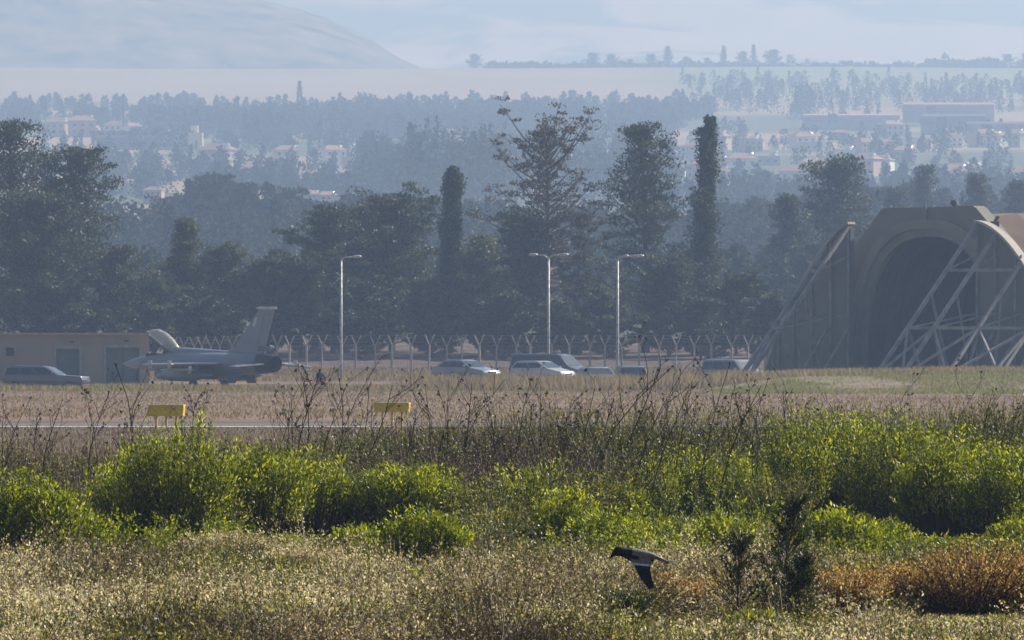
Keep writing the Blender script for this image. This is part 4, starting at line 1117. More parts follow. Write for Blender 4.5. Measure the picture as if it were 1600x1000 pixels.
for px, d, wc, rc, s in [(92, 3950, 'pink', 'red-tiled', 1.1), (128, 3900, 'pink', 'red-tiled', 1.2), (180, 3950, 'white', 'red-tiled', .9), (205, 3900, 'white', 'red-tiled', .8), (258, 3850, 'white', 'flat pale', .7), (340, 3150, 'grey', 'brown', 1.2), (398, 2850, 'cream', 'red-tiled', 1.0), (425, 2750, 'white', 'flat pale', .9), (360, 2700, 'white', 'flat pale', .8),
                         (447, 3250, 'cream', 'red-tiled', .9), (530, 3650, 'white', 'flat pale', 1.1), (545, 3300, 'white', 'flat pale', 1.0), (560, 3200, 'cream', 'flat pale', 1.0), (584, 3150, 'white', 'flat pale', .8), (610, 3250, 'white', 'flat pale', .8), (518, 3250, 'white', 'red-tiled', .9),
                         (706, 3500, 'pink', 'red-tiled', 1.1), (722, 3450, 'white', 'red-tiled', .9), (745, 3450, 'white', 'flat pale', .7), (700, 3250, 'cream', 'flat pale', .8), (815, 3300, 'white', 'red-tiled', 1.2), (868, 3300, 'white', 'flat pale', 1.1), (905, 3350, 'white', 'flat pale', .8),
                         (20, 3000, 'white', 'red-tiled', .9), (485, 2500, 'pink', 'red-tiled', .55), (510, 2480, 'cream', 'red-tiled', .55), (545, 2450, 'cream', 'flat pale', .8), (240, 2500, 'pink', 'red-tiled', .55), (205, 2600, 'cream', 'red-tiled', .55), (395, 2450, 'cream', 'red-tiled', .55), (765, 2350, 'cream', 'flat pale', .8)]:
    addh(px, d, wc, rc, s)
for k in range(58):
    px = r_.uniform(1040, 1600); d = r_.choice([r_.uniform(2750, 3150), r_.uniform(3200, 4000)])
    addh(px, d, r_.choice(['white', 'white', 'cream', 'pink', 'grey']), r_.choice(['red-tiled', 'flat pale', 'flat pale', 'brown']), r_.uniform(.6, 1.05))
houses.sort()
for i, (px, d, wc, rc, s) in enumerate(houses):
    key = (wc, rc)
    if key not in hp: o = hp[key] = house_proto(wc, rc, H_=6 if r_.random() < .6 else 3.4)
    else: o = copy_tree(hp[key])
    x = X(px, d); o.location = (x, d, gz(x, d) + (.8 if px < 980 else .3)); s *= .78; o.rotation_euler = (0, 0, r_.uniform(-.7, .7)); o.scale = (s, s, s)
    tag(o, f'{wc}-walled house with {rc} roof, {ordn(i)} house from the left in the hazy town', 'house', 'houses of the hazy town')

def make_block():
    d = 3560; x = X(225, d); z = Z(262, d); t = thing('institutional_building', 'wide pale multi-storey building with a sunlit tan stair tower at its right end', 'building', (x, d, z))
    Wd = 150 / F * d; b = MB(); b.box(0, 5, 6, Wd, 10, 13); b.build('wall', mat('block_wall', (.34, .31, .29), .9, (.28, .26, .25), .3), t)
    for fl in range(3):
        bl = MB(); bl.box(0, -.5, 2.6 + fl * 4.2, Wd + .6, 1.2, .9); bl.build('balcony', mat('balcony_band', (.50, .44, .38), .9), t)
        for k in range(9):
            wn = MB(); wn.box(-Wd / 2 + Wd * (k + .5) / 9, -.06, 4.4 + fl * 4.2 - .4, 2.0, .14, 1.6); wn.build('window', winm, t)
    r = MB(); r.box(0, 4.6, 12.7, Wd + 1, 11.5, .4); r.build('roof', roofc['brown'], t)
    tw = MB(); tw.box(Wd / 2 + 1.2, 2, 5.8, 5.2, 7, 13.2); tw.box(Wd / 2 + .8, 2.5, 13.6, 2.6, 4, 2.6); tw.box(Wd / 2 + 4.3, 2, 2, 3, 5, 6)
    o = tw.build('stair_tower', mat('sunlit_tone_tower', (.95, .82, .62), .85, (.90, .76, .56), .4), t)  # very pale colour stands in for sunlight on the shaded tower front
    wn = MB(); wn.box(Wd / 2 + 1.6, -1.55, 6.5, .8, .12, 6); wn.build('tower_window', winm, o)
make_block()
def make_flats():
    d = 4150; x = X(474, d); z = gz(x, d); zz = Z(238, d); t = thing('apartment_block', 'white-banded apartment block half hidden in the wood left of centre', 'building', (x, d, zz))
    b = MB(); b.box(0, 4, 9, 9.5, 8, 19); b.build('wall', wallc['grey'], t)
    for z_ in (2.4, 10, 17.3):
        for u in (-3.6, 0.2, 3.4):
            m_ = MB(); m_.box(u, -.5, z_, 2.3, 1, .8); m_.build('balcony', wallc['white'], t)
make_flats()
def make_warehouse(px, py, wpx, d, lab, rc, hpx):
    x = X(px, d); H_ = hpx / F * d; z = Z(py, d) - H_; t = thing('warehouse', lab, 'warehouse', (x, d, z)); L = wpx / F * d
    b = MB(); b.box(0, 0, H_ / 2 - 2, L, 18, H_ * .6 + 4); b.build('wall', wallc['grey'], t)
    r = MB(); e = .5; zt = H_ * .8
    r.add([(-L / 2 - e, -10, zt - H_ * .5), (L / 2 + e, -10, zt - H_ * .5), (L / 2 + e, 10, zt - H_ * .5), (-L / 2 - e, 10, zt - H_ * .5), (-L / 2, 0, H_), (L / 2, 0, H_)], [(0, 1, 5, 4), (2, 3, 4, 5), (3, 0, 4), (1, 2, 5), (3, 2, 1, 0)])
    r.build('roof', rc, t)
    dr = MB(); dr.box(-L * .2, -9.02, 1.5, 4, .15, 4); dr.build('door', winm, t)
pinkroof = mat('pink_roof', (.55, .33, .27), .9, (.48, .29, .24), .3)
make_warehouse(1482, 160, 140, 4250, 'long warehouse with pink pitched roof on the right', pinkroof, 20)
make_warehouse(1490, 178, 100, 3900, 'dark long shed below the pink-roofed warehouse', mat('dark_roof', (.16, .15, .15), .9), 20)
make_warehouse(1330, 178, 150, 4150, 'low pink-roofed shed left of the long warehouse', pinkroof, 14)
make_warehouse(120, 196, 70, 4050, 'orange-roofed hall above the left pine', mat('orange_roof', (.62, .38, .26), .9, (.55, .33, .22), .3), 22)
make_warehouse(1560, 190, 100, 3700, 'dark shed at the right edge of the town', mat('dark_roof_blue', (.14, .15, .17), .9), 20)

def tower_house(px, py0, py1, d, wpx, lab, dome=False):
    x = X(px, d); z1, z0 = Z(py0, d), Z(py1, d); t = thing('white_house', lab, 'house', (x, d, z0)); W_ = wpx / F * d; H_ = z1 - z0
    b = MB(); b.box(0, 0, H_ * .35, W_, W_, H_ * .7); b.box(-W_ * .1, 0, H_ * .8, W_ * .7, W_ * .8, H_ * .3); b.build('wall', wallc['white'], t)
    r = MB()
    if dome: r.tube([(0, 0, H_ * .95), (0, 0, H_ * 1.2), (0, 0, H_ * 1.5)], [W_ * .3, W_ * .25, W_ * .05], 12)
    else: r.box(0, 0, H_ + .1, W_ * .9, W_, .3)
    r.build('roof', roofc['flat pale'], t)
    for u in (-.25, .2):
        wn = MB(); wn.box(u * W_, -W_ / 2 - .03, H_ * .35, W_ * .14, .12, H_ * .25); wn.build('window', winm, t)
tower_house(1236, 86, 103, 6000, 15, 'bright white tower house on the far ridge')
tower_house(1262, 92, 102, 6000, 9, 'small white house just right of the white tower house')
tower_house(1477, 84, 92, 6025, 12, 'white domed building on the ridge near the right', True)
tower_house(1576, 97, 104, 5990, 7, 'tiny white house on the ridge at the far right')
tower_house(914, 92, 98, 5990, 6, 'tiny white house left of the ridge grove')
tower_house(352, 101, 112, 6040, 5, 'thin white tower under the left hill, left of two')
tower_house(418, 99, 116, 6050, 7, 'white tower under the left hill, right of two')

def pylon(px, top, base, d, wpx, lab):
    x = X(px, d); z0, z1 = Z(base, d), Z(top, d); H_ = z1 - z0; t = thing('lattice_pylon', lab, 'pylon', (x, d, z0)); W_ = wpx / F * d / 2
    pm = mat('pylon_steel', (.16, .16, .17), .6); mb = MB(); n = 7
    for sx in (-1, 1):
        for sy in (-1, 1): mb.beam((sx * W_, sy * W_, 0), (sx * .3, sy * .3, H_), .6)
    for i in range(n):
        a, c = 1 - i / n, 1 - (i + 1) / n; za, zc = H_ * i / n, H_ * (i + 1) / n
        for sy in (-1, 1):
            mb.beam((-W_ * a, sy * W_ * a, za), (W_ * c, sy * W_ * c, zc), .4); mb.beam((W_ * a, sy * W_ * a, za), (-W_ * c, sy * W_ * c, zc), .4)
    mb.build('lattice', pm, t)
    ar = MB()
    for z in (.72, .84): ar.beam((-W_ * .9, 0, H_ * z), (W_ * .9, 0, H_ * z), .3)
    ar.box(0, 0, H_ * .95, 1.4, 1.4, H_ * .12); ar.build('crossarm', pm, t)
pylon(468, 127, 192, 4020, 13, 'dark lattice pylon rising above the hazy wood')
m_ = thing('mast', 'thin dark mast rising above the wood at upper left', 'mast', (X(193, 3900), 3900, Z(195, 3900)))
MB().tube([(0, 0, 0), (0, 0, 49 / F * 3900)], [.6, .45], 8).build('pole', mat('mast_dark', (.08, .08, .09), .7), m_)
MB().tube([(0, 0, 40 / F * 3900), (0, 0, 46 / F * 3900)], .8, 8).build('antenna', mat('mast_dark2', (.10, .10, .11), .7), m_)

# ------------------------------------------------------------------ grasses on the airfield
def blades(name, label, n, xr, yr, hfun, m, wid, seed, tint=(0, 1), mask=None):
    g = np.random.default_rng(seed); x = g.uniform(*xr, n); y = g.uniform(*yr, n)
    if mask is not None: k = mask(x, y) > g.random(n); x, y = x[k], y[k]
    n = len(x); z = tz(x, y); P_ = np.stack([x, y, z - .02], 1); h = hfun(x, y, g) * g.uniform(.5, 1.2, n)
    D = unit(np.stack([g.normal(0, .28, n) - .05, g.normal(0, .28, n), np.ones(n)], 1))
    o = NP().add(leafq(P_, D, h, wid, g), np.repeat(g.uniform(*tint, n), 4)).build(name, m); tag(o, label, 'grass', kind='stuff'); return o
blades('dry_grass', 'brown dry grass of the airfield beyond the taxiway', 70000, (-45, 45), (320, 590), lambda x, y, g: .07 + .14 * fbm(x * .3, y * .1, 3, 8), M['drygrass'], .045, 31, mask=lambda x, y: (np.abs(x) < y * .058) * 1.)
def hb(x, y, g): 
    base = .30 + .30 * fbm(x * .35, y * .2, 3, 81)
    return base * (1 + 1.15 * sstep(-8, -4, x) * (1 - sstep(12, 16, x)))
blades('dry_grass', 'taller pale grass in front of the parked cars and jet', 42000, (-34, 34), (585, 606), hb, M['drygrass'], .07, 32, (.3, 1), mask=lambda x, y: .35 + .65 * fbm(x * .3, y * .1, 3, 82))
blades('green_grass', 'green grass tufts near the jet', 9000, (-34, 34), (578, 604), lambda x, y, g: .28 + .2 * fbm(x * .5, y * .2, 2, 85), M['greengrass'], .06, 35, mask=lambda x, y: sstep(.48, .6, fbm(x * .25, y * .08, 3, 86)))
blades('green_grass', 'green grass on the bank before the shelter', 42000, (11, 34), (530, 606), lambda x, y, g: .08 + .16 * fbm(x * .5, y * .2, 2, 83), M['greengrass'], .05, 33, mask=lambda x, y: sstep(.40, .55, fbm(x * .16, y * .06, 3, 84)))
blades('dry_grass', 'dry grass under the perimeter fence', 30000, (-30, 34), (640, 700), lambda x, y, g: .3 + .3 * fbm(x * .3, y * .2, 3, 87), M['drygrass'], .08, 36)
blades('dry_grass', 'rough grass between the scrub and the taxiway', 60000, (-18, 18), (135, 285), lambda x, y, g: (.22 + .25 * fbm(x * .4, y * .2, 3, 88)) * np.interp(y, [135, 200, 285], [1, .6, .25]), M['brownscrub'], .025, 37, (.2, .9), mask=lambda x, y: (np.abs(x) < y * .058) * 1.)

# ------------------------------------------------------------------ foreground scrub
def tufts(name, label, x, y, hh, ntw, nlf, leafl, m, seed, spread=.8, tshift=0.0, lw=.5, twt=.5, upb=1.0, tintn=None, drop=0, hmin=.55):
    """x,y: tuft positions; each tuft is a dome of twigs carrying small leaves"""
    g = np.random.default_rng(seed); n = len(x)
    z = tz(x, y) - drop; B = np.repeat(np.stack([x, y, z], 1), ntw, 0); h = np.repeat(hh, ntw) * (hmin + (1.1 - hmin) * g.random(n * ntw) ** (1 if hmin > .5 else 1.6))
    D = g.normal(size=(n * ntw, 3)) * np.array([[spread, spread, .2]]); D[:, 2] = upb; D = unit(D)
    B = B + np.stack([g.normal(0, .05, n * ntw), g.normal(0, .05, n * ntw), np.zeros(n * ntw)], 1)
    E = B + D * h[:, None]
    tb = np.repeat((tintn if tintn is not None else g.uniform(.2, .7, n)), ntw)
    np_ = NP()
    np_.add(segq(B, E, .0035, .0016), np.repeat(tb * .5 + .2 * twt, 6))
    k = nlf; S = g.uniform(.35, 1.03, (len(B), k)); Pp = B[:, None] + (E - B)[:, None] * S[..., None]
    Pp = Pp.reshape(-1, 3) + g.normal(0, .010, (len(B) * k, 3))
    LD = unit(np.repeat(D, k, 0) * .6 + rdir(len(Pp), .35, g))
    ll = leafl * g.uniform(.6, 1.4, len(Pp))
    tt = np.clip(np.repeat(tb, k) + g.normal(0, .2, len(Pp)) + tshift, 0, 1)
    np_.add(leafq(Pp, LD, ll, ll * lw, g), np.repeat(tt, 4))
    o = np_.build(name, m); tag(o, label, 'scrub', kind='stuff'); return o
def field(n, d0, d1, seed, edge=.056, pw=1.0):
    g = np.random.default_rng(seed); d = d0 + (d1 - d0) * g.random(n) ** pw; x = g.uniform(-1, 1, n) * (d * edge); return x, d, g
GB = [
 ('bright green bush at the left edge', 40, 892, 748, 190), ('green bush just right of the left-edge bush', 112, 886, 790, 110),
 ('tall green bush under the left yellow marker board', 268, 862, 672, 190), ('green bush left of the one under the marker board', 205, 850, 706, 120),
 ('wide green bush right of the one under the marker board', 385, 856, 686, 190), ('green bush between the wide bush and the domed bush', 480, 846, 704, 150),
 ('domed green bush with a dark hollow beneath, left of centre', 630, 846, 716, 225),
 ('low bright green bush in front of the domed bush', 672, 888, 796, 150), ('small green bush left of the low bright bush', 610, 880, 818, 90),
 ('low green bush above the flying bird', 945, 872, 802, 150), ('small bright bush right of the low bush above the bird', 1030, 868, 812, 90),
 ('upright green bush in the middle distance, right of centre', 1090, 812, 700, 140), ('green bush left of the upright one in mid distance', 1010, 815, 712, 90),
 ('low green bush above and left of the dark sapling', 1130, 880, 806, 120),
 ('tall green bush with bare twigs inside, right of centre', 1300, 812, 648, 200), ('big green bush right of the twiggy one', 1405, 828, 664, 200),
 ('green bush with a deep black hollow near the right', 1492, 848, 694, 190), ('green bush near the right edge', 1580, 850, 704, 190),
 ('yellow-green low bush right of the dark sapling', 1310, 882, 796, 170), ('small green bush above the rust-coloured bush', 1390, 868, 806, 90),
 ('bright low bush at the right edge', 1590, 868, 812, 110), ('small yellow-green clump by the beige scrub left', 445, 878, 830, 80), ('small bright green clump left of the low bush', 555, 872, 822, 90),
 ('small yellow-green clump in the beige scrub left of the bird', 835, 966, 912, 70), ('tiny yellow-green clump left of the one near the bird', 775, 950, 908, 50), ('yellow-green clump low in the beige scrub at centre left', 640, 930, 892, 80), ('small yellow-green clump at the foot of the sapling', 1180, 1000, 950, 70),
 ('green bush at the left edge of the twiggy bush', 1245, 815, 668, 110), ('green bush in the brown scrub left of the upright one', 960, 830, 735, 100), ('green bush right of the upright one in mid distance', 1165, 820, 722, 110),
 ('thin green bush in the brown scrub at centre', 830, 850, 715, 80), ('small green bush right of the thin one at centre', 880, 858, 760, 90),
]
OB = [('olive bush in front of the wide green bush', 330, 858, 740, 120), ('olive bush between the domed bush and brown scrub', 760, 852, 745, 110), ('olive bush left of the twiggy green bush', 1215, 835, 730, 110),
      ('pale olive bush over the left scrub', 30, 800, 690, 150), ('brownish olive bush between left-edge and tall bushes', 120, 815, 715, 130), ('olive bush in the back belt at right', 1560, 800, 660, 150)]
RB = [('rust-brown bush at the lower right', 1515, 965, 832, 200), ('rust-brown clump beside the right-hand rust bush', 1440, 960, 870, 110), ('rust bush at the right edge', 1600, 962, 848, 130), ('small rust bush between bird and sapling', 1080, 968, 884, 120), ('rust-beige clump right of the sapling', 1305, 968, 880, 100)]
PB = [('pale grey rounded bush behind the sapling', 1345, 905, 862, 160), ('pale beige mound of scrub at left centre', 350, 895, 822, 200), ('beige mound right of the pale mound', 470, 905, 850, 140)]
SAP = [('', 1218, 985, 800, 150), ('', 1152, 985, 850, 110), ('', 985, 992, 925, 130)]
def clear_front(x, y, hh, items, f_=.02, wmax=1.1):
    """keep the scrub low where it would stand in front of a bush"""
    px = x / y * F + 800
    for lab, bx, bp, tp, wp in items:
        bd = 2 * F / (bp - HOR); wx = np.abs(px - bx) / (wp * .5)
        lim = np.maximum(.03, CAMZ + (HOR - (bp - f_ * (bp - tp))) / F * y)
        inside = (wx < wmax) & (y < bd + wp / F * bd * .35)
        hh = np.where(inside, np.minimum(hh, lim), hh)
    return hh
# grey-beige scrub nearest the camera
x, y, g = field(7000, 64, 93, 51)
far_edge = np.interp(x / y * F + 800, [0, 150, 220, 330, 430, 560, 760, 900, 1100, 1300, 1450, 1600], [87, 88, 92, 97, 96, 89, 91, 86, 87, 88, 80, 78])
k = y < far_edge + g.normal(0, .6, len(y)); x, y = x[k], y[k]
pn = .5 + 1.7 * (fbm(x * .9, y * .35, 4, 52) - .5)
hh = .06 + .56 * sstep(.28, .78, fbm(x * 1.3, y * .33, 3, 53)) + .05 * (y > 84)
hh = clear_front(x, y, hh, RB, .02, 1.1); hh = clear_front(x, y, hh, PB, .25, .9); hh = clear_front(x, y, hh, SAP, .12, 1.0)
k = (hh > .11) | (g.random(len(x)) < .55); x, y, hh, pn = x[k], y[k], hh[k], pn[k]
tufts('dry_scrub', 'grey-beige dry scrub covering the near ground', x, y, hh, 13, 15, .023, M['beige'], 54, 1.6, 0, .5, .6, 1.0, np.clip(.34 + 1.9 * (pn - .5) + .25 * g.random(len(x)), 0, 1))
# olive growth mixed in
x, y, g = field(3200, 64, 96, 55)
pn = fbm(x * .8, y * .4, 4, 56); k = pn > .47; x, y = x[k], y[k]
tufts('olive_scrub', 'olive-green low growth among the beige scrub', x, y, clear_front(x, y, .2 + .22 * g.random(len(x)), RB, .02, 1.1), 15, 9, .030, M['olive'], 57, 1.0, .1, .45)
# rusty growth mixed in
x, y, g = field(1500, 63, 84, 58)
pn = fbm(x * .7 + 9, y * .35, 4, 59); pxx = x / y * F + 800
k = (pn > .56) | ((pxx > 1250) & (pn > .48)) | ((y < 71) & (pn > .45)); x, y = x[k], y[k]
tufts('brown_scrub', 'brown withered growth at the bottom of the photo', x, y, clear_front(x, y, .14 + .2 * g.random(len(x)), RB, .02, 1.1), 16, 9, .026, M['brownscrub'], 60, 1.2, .15, .45)
x, y, g = field(2000, 93, 126, 71)
px_ = x / y * F + 800
wgt = np.interp(px_, [120, 200, 740, 790, 850, 930, 1100, 1250, 1600], [.15, .8, .6, .1, .15, .5, .45, .6, .9]) * np.interp(y, [93, 97, 104, 110, 126], [.6, 1, .6, .25, .05])
wgt = wgt * sstep(.42, .58, fbm(x * .9, y * .25, 3, 72)); k = g.random(len(x)) < wgt; x, y = x[k], y[k]
hh = (.28 + .22 * g.random(len(x))) * np.interp(y, [93, 103, 126], [.8, 1.15, 2.6])
hh = clear_front(x, y, hh, [q for q in GB if 'domed' in q[0] or 'hollow' in q[0] or 'twigs inside' in q[0]], .05, 1.0)
tufts('green_undergrowth', 'green leafy growth filling the ground between the green bushes', x, y, hh, 13, 16, .040, M['green'], 73, .38, .05, .34, .3)
# brown twiggy scrub belt behind the bushes, growing taller with distance
x, y, g = field(5200, 92, 134, 61)
pxx = x / y * F + 800
topz = np.interp(pxx, [0, 180, 300, 430, 600, 760, 850, 1000, 1200, 1600], [.92, .85, .88, 1.05, 1.22, 1.28, 1.42, 1.46, 1.50, 1.52])
hh = topz * np.interp(y, [92, 100, 112, 122, 131], [.3, .45, .78, 1, 1]) * (.72 + .42 * fbm(x * 1.1, y * .4, 3, 62))
hh = clear_front(x, y, hh, GB)
lowk = ~((y < 99) & (fbm(x, y * .5, 3, 63) > .55)); x, y, hh, pxx = x[lowk], y[lowk], hh[lowk], pxx[lowk]
gsel = fbm(x * .5, y * .12, 4, 64) + .10 * (y > 118) + np.interp(pxx, [0, 400, 780, 900, 1600], [.0, -.06, -.05, .06, .08])
k = gsel > .52
tufts('olive_scrub', 'olive scrub belt at the back of the bushes', x[k], y[k], hh[k], 15, 11, .034, M['olive'], 65, .72, .08, .42, .3, hmin=.7)
tufts('brown_scrub', 'brown twiggy scrub belt between the green bushes', x[~k], y[~k], hh[~k], 17, 9, .030, M['brownscrub'], 66, .62, .04, .36, .6, hmin=.5)

def bush(name, label, px, basepy, toppy, wpx, m, seed, nsh=260, leafl=.045, lw=.34, nl=30, lean=.35, cat='bush', depth=.8, group=None, tint=(.25, .85), d=None, wob=.25, core=None, bf=.8, s0=.30):
    d = d or 2 * F / (basepy - HOR); x0 = X(px, d); z0 = gz(x0, d); H = Z(toppy, d) - z0; W_ = wpx / F * d
    g = np.random.default_rng(seed); t = thing(name, label, cat, (x0, d, z0), 0, group)
    n = nsh; r_ = np.sqrt(g.random(n)); az = g.random(n) * 2 * PI
    bx = r_ * np.cos(az) * W_ * .42; by = r_ * np.sin(az) * W_ * .42 * depth
    top = H * np.sqrt(np.clip(1 - (r_ * .9) ** 2.2, .05, 1)) * (1 - wob / 2 + wob * fbm(bx * 4 / max(W_, .5) + seed, by * 3 + seed, 2, seed)) * g.uniform(.8, 1.08, n)
    B = np.stack([bx * bf, by * bf, np.full(n, -.02)], 1)
    top = top * (1 if bf > .5 else .9)
    D = unit(np.stack([bx / W_ * 2 * lean * 1.2 + g.normal(0, .10, n), by / W_ * 2 * lean + g.normal(0, .10, n), np.ones(n)], 1))
    T = B + D * (top / D[:, 2])[:, None]; Mi = (B + T) / 2 + g.normal(0, .02, (n, 3))
    st = NP().add(segq(B, Mi, .005, .004), g.uniform(0, .6, n).repeat(6)).add(segq(Mi, T, .004, .0015), g.uniform(.1, .7, n).repeat(6))
    st.build('stems', M['twig'], t)
    k = nl; S = s0 + (1.03 - s0) * g.random((n, k)) ** .8
    A = np.where(S[..., None] < .5, B[:, None] + (Mi - B)[:, None] * (S[..., None] * 2), Mi[:, None] + (T - Mi)[:, None] * (S[..., None] * 2 - 1)).reshape(-1, 3)
    side = rdir(n * k, 0, g); side[:, 2] *= .2; A = A + unit(side) * g.uniform(0, .045, (n * k, 1)) * (1 + W_ * .2)
    LD = unit(unit(side) * .75 + np.array([[0, 0, 1.0]]) * g.uniform(.4, 1.4, (n * k, 1)))
    ll = leafl * g.uniform(.6, 1.35, n * k)
    sh = np.repeat(g.uniform(tint[0], tint[1], n), k) + g.normal(0, .14, n * k)
    sh = np.where(g.random(n * k) < .03, .98, sh)
    NP().add(leafq(A, LD, ll, ll * lw, g), np.repeat(np.clip(sh, 0, 1), 4)).build('foliage', m, t)
    return t
for i, (lab, px, bp, tp, wp) in enumerate(GB):
    big = wp / 150
    bush('green_bush', lab, px, bp, tp, wp, M['green'], 400 + i, nsh=int(240 * big ** 1.5 * ((bp - tp) / 130) ** .5), nl=36, group='green bushes', tint=(.2, .9), s0=.56 if ('hollow' in lab or 'twigs inside' in lab or 'wide' in lab) else .34, wob=.45)
for i, (lab, px, bp, tp, wp) in enumerate(OB):
    bush('olive_bush', lab, px, bp, tp, wp, M['olive'], 440 + i, nsh=190, nl=26, leafl=.035, group='olive bushes', tint=(.2, .8))
for i, (lab, px, bp, tp, wp) in enumerate(RB):
    bush('rust_bush', lab, px, bp, tp, wp, M['rust'], 460 + i, nsh=520, nl=24, leafl=.024, lw=.55, lean=1.5, bf=.35, group='rust-coloured bushes', tint=(.15, .85), wob=.5, s0=.12)
for i, (lab, px, bp, tp, wp) in enumerate(PB):
    bush('beige_bush', lab, px, bp, tp, wp, M['beige'], 470 + i, nsh=480, nl=22, leafl=.026, lw=.5, lean=1.5, bf=.4, group='beige bushes', tint=(.35, .9), wob=.2)

# dark sapling with two stems in the right foreground
def sapling(label, px, basepy, toppy, wpx, seed, leanx, dense):
    d = 2 * F / (basepy - HOR); x0 = X(px, d); z0 = gz(x0, d); H = Z(toppy, d) - z0; W_ = wpx / F * d
    g = np.random.default_rng(seed); t = thing('conifer_sapling', label, 'sapling', (x0, d, z0), 0, 'dark saplings')
    sm = MB(); sm.tube([(leanx * H * f_ ** 2, 0, H * f_) for f_ in (0, .25, .5, .75, .98)], [.010, .009, .008, .005, .002], 7); sm.build('stem', M['stalk'], t, True)
    n = 96; f_ = g.uniform(.05, .95, n); B = np.stack([leanx * H * f_ ** 2, np.zeros(n), H * f_], 1)
    az = g.random(n) * 6.28; L = W_ * .55 * np.interp(f_, [0, .3, .7, 1], [1, .95, .5, .22]) * g.uniform(.6, 1.1, n)
    D = unit(np.stack([np.cos(az) + leanx * .6, np.sin(az), g.uniform(.7, 1.4, n)], 1)); E = B + D * L[:, None]
    NP().add(segq(B, E, .003, .0012), .3).build('branches', M['stalk'], t)
    k = int(26 + 26 * dense); S = g.uniform(.2, 1.02, (n, k)); A = (B[:, None] + (E - B)[:, None] * S[..., None]).reshape(-1, 3) + g.normal(0, .008, (n * k, 3))
    LD = unit(np.repeat(D, k, 0) * .8 + rdir(n * k, .5, g) * .8); ll = .030 * g.uniform(.6, 1.3, n * k)
    tt = np.where(g.random(n * k) < .07, g.uniform(.8, 1, n * k), g.uniform(0, .62, n * k) * (1 - .5 * dense))  # a few paler leaves paint highlights into the tint
    NP().add(leafq(A, LD, ll, ll * .3, g), np.repeat(tt, 4)).build('foliage', M['darkleaf'], t)
sapling('dark conifer sapling, taller, with dense blackish tip leaning right', 1218, 985, 778, 150, 501, .16, 1)
sapling('dark sapling, shorter and thinner, left of the tall one', 1152, 985, 835, 150, 502, .03, .0)
sapling('low dark sapling at the foot of the tall one', 1245, 990, 870, 110, 503, .1, .6)
sapling('sprawling low dark sapling below the bird', 975, 1004, 948, 190, 504, .2, .0)

# bare stalks standing above the scrub
def stalk(label, px, basepy, toppx, toppy, seed, thick=1.0, m='stalk', d=None, heads=True, nbr=7, name='dry_stalk', grp='bare dry stalks above the scrub', tv=None):
    d = d or 2 * F / (basepy - HOR); x0 = X(px, d); z0 = gz(x0, d)
    r_ = random.Random(seed); mb = []; H = Vector((X(toppx, d) - x0, r_.uniform(-.2, .2), Z(toppy, d) - z0))
    P0, P1, R0, R1 = [], [], [], []; tips = []
    def grow(p, v, r, lev):
        n = 5; cur = Vector(p); bend = Vector((r_.gauss(0, .10), r_.gauss(0, .10), 0)) * v.length
        pts = [cur.copy()]
        for i in range(n):
            f_ = (i + 1) / n; nx = Vector(p) + v * f_ + bend * math.sin(f_ * PI) + Vector((r_.gauss(0, .006), r_.gauss(0, .006), 0)); P0.append(tuple(cur)); P1.append(tuple(nx)); R0.append(r * (1 - i / n * .6)); R1.append(r * (1 - (i + 1) / n * .6)); cur = nx; pts.append(cur.copy())
        tips.append(cur.copy())
        if lev < 2:
            for b in range(nbr if lev == 0 else r_.randint(1, 3)):
                f_ = r_.uniform(.35, .95); i = min(n - 1, int(f_ * n)); q = pts[i] + (pts[i + 1] - pts[i]) * (f_ * n - i)
                dr = (v.normalized() + Vector((r_.choice([-1, 1]) * r_.uniform(.25, .65), r_.uniform(-.4, .4), r_.uniform(-.1, .25)))).normalized()
                grow(q, dr * v.length * r_.uniform(.14, .34), r * .5, lev + 1)
    grow(Vector((0, 0, -.02)), H, .0085 * thick, 0)
    g = np.random.default_rng(seed); P0a, P1a = np.array(P0), np.array(P1)
    t = thing(name, label, 'stalk' if name == 'dry_stalk' else 'twig', (x0, d, z0), 0, grp)
    tn = np.full(len(P0a), g.uniform(.1, .8) if tv is None else tv)
    sp_ = NP().add(segq(P0a, P1a, np.maximum(R0, .0024), np.maximum(R1, .0018)), np.repeat(tn, 6))
    if heads:
        C = np.array([tuple(q) for q in tips if r_.random() < .55] or [tuple(tips[0])])
        k = 10; A = np.repeat(C, k, 0) + g.normal(0, .004, (len(C) * k, 3)); sz = np.repeat(g.uniform(.012, .028, len(C)), k)
        sp_.add(leafq(A, rdir(len(A), .3, g), sz, sz * .6, g), .3)
    sp_.build('stem', M[m], t)
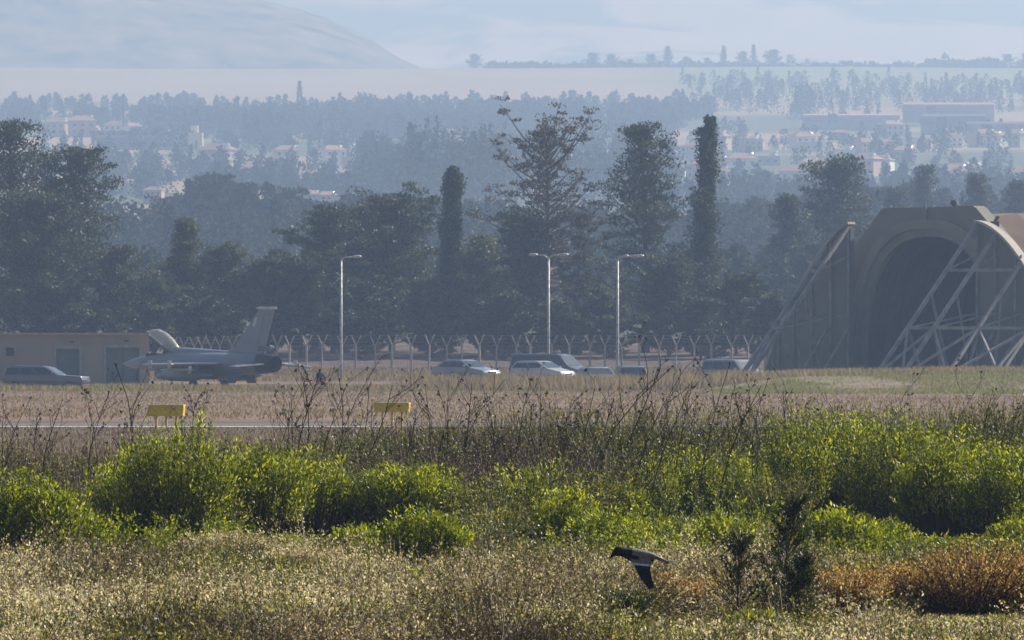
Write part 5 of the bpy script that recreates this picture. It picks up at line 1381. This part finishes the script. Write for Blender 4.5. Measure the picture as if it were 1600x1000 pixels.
SK = [(30, 800, 50, 620, 1), (70, 800, 100, 560 + 60, 1), (105, 800, 140, 640, .8), (150, 805, 170, 610, .9), (155, 800, 180, 566, 1.3), (20, 800, 5, 640, .7), (180, 810, 205, 650, .8), (215, 800, 240, 660, .7), (90, 810, 60, 650, .7),
 (290, 800, 305, 625, .9), (310, 800, 320, 630, .8),
 (425, 790, 470, 580, 1.2), (440, 790, 455, 600, .8), (455, 790, 500, 575, 1.2), (430, 800, 450, 640, .8), (475, 790, 480, 600, .9), (470, 800, 530, 590, 1.1), (500, 790, 540, 600, 1), (530, 790, 575, 605, 1.1), (545, 790, 583, 575, 1), (500, 800, 612, 600, 1.3), (560, 790, 570, 640, .8),
 (610, 790, 650, 640, .9), (650, 790, 665, 600, .9), (670, 790, 700, 620, .8), (690, 790, 700, 592, .9), (720, 790, 738, 597, 1.2), (735, 790, 760, 612, .9), (760, 790, 790, 590, 1.1), (780, 790, 830, 630, .9), (800, 790, 830, 585, 1), (830, 790, 845, 600, .9), (860, 790, 895, 620, .9), (870, 790, 930, 600, 1.1),
 (900, 790, 960, 615, 1.1), (930, 800, 1030, 575, 1.4), (960, 790, 1052, 570, 1.4), (980, 800, 1060, 590, 1.2), (1000, 790, 1075, 610, 1), (1040, 790, 1080, 600, 1), (1090, 790, 1140, 565, 1.1), (1110, 790, 1130, 620, .9), (1120, 800, 1190, 600, 1.3), (1150, 790, 1180, 650, .8), (1205, 790, 1200, 590, 1), (1230, 790, 1224, 610, .8), (1240, 780, 1245, 640, .7), (1060, 790, 1045, 630, .8),
 (1380, 780, 1420, 600, .9), (1300, 780, 1310, 635, .7), (1520, 780, 1525, 608, .8), (1540, 780, 1552, 603, .8), (1560, 780, 1570, 625, .7), (1580, 780, 1590, 635, .7), (580, 800, 640, 655, 1), (840, 800, 870, 650, 1), (1010, 800, 1000, 640, .8)]
SK.sort()
for i, (px, bp, tx, ty, th_) in enumerate(SK):
    ln = 'leaning right' if tx - px > 30 else ('leaning left' if tx < px - 3 else 'upright'); hh_ = 'tall' if ty < 600 else ('short' if ty > 640 else 'middling')
    stalk(f'{hh_} dark bare stalk {ln}, {ordn(i)} from the left along the scrub', px, bp, tx, ty, 600 + i, th_, d=rnd.uniform(112, 124))
# pale bare twigs lower down
TW = [('pale bare twig leaning left in front of the tall green bush', 240, 850, 190, 765), ('pale bare twig beside the left one', 232, 850, 208, 778), ('long pale twig curving across the brown scrub at centre', 885, 880, 815, 790), ('pale forked twig in the twiggy bush at right', 1225, 770, 1255, 705), ('pale forked twig below the one in the twiggy bush', 1235, 790, 1290, 740),
      ('grey twig in the tangle left of the sapling', 1065, 825, 1050, 765), ('grey twig middle of the tangle left of the sapling', 1100, 830, 1085, 762), ('grey upright twig of the tangle', 1120, 825, 1122, 760), ('grey twig right in the tangle', 1150, 830, 1170, 770), ('pale twig leaning right beside the domed bush', 765, 850, 775, 780)]
for i, (lab, px, bp, tx, ty) in enumerate(TW):
    stalk(lab, px, bp, tx, ty, 800 + i, .75, 'twig', heads=False, nbr=6, name='bare_twig', grp='pale bare twigs', tv=.95, d=2 * F / (bp - HOR) - 1.5)
for i, (lab, px, bp, tx, ty) in enumerate([('orange straw stem at the bottom edge', 1262, 1010, 1232, 968), ('pale straw stem right of the sapling', 1290, 975, 1272, 936), ('orange straw stem curling beside the sapling', 1208, 1000, 1200, 930), ('thin straw stem under the sapling', 1222, 1000, 1218, 915)]):
    d = 2 * F / (bp - HOR) - 2; x0 = X(px, d); z0 = Z(bp, d); v = Vector((X(tx, d) - x0, 0, Z(ty, d) - z0)); o = thing('straw_stem', lab, 'stem', (x0, d, z0), 0, 'straw stems')
    MB().tube([(0, 0, 0), tuple(v * .5 + Vector((.01, .01, .01))), tuple(v)], [.004, .0035, .002], 6).build('stem', M['straw'], o, True)
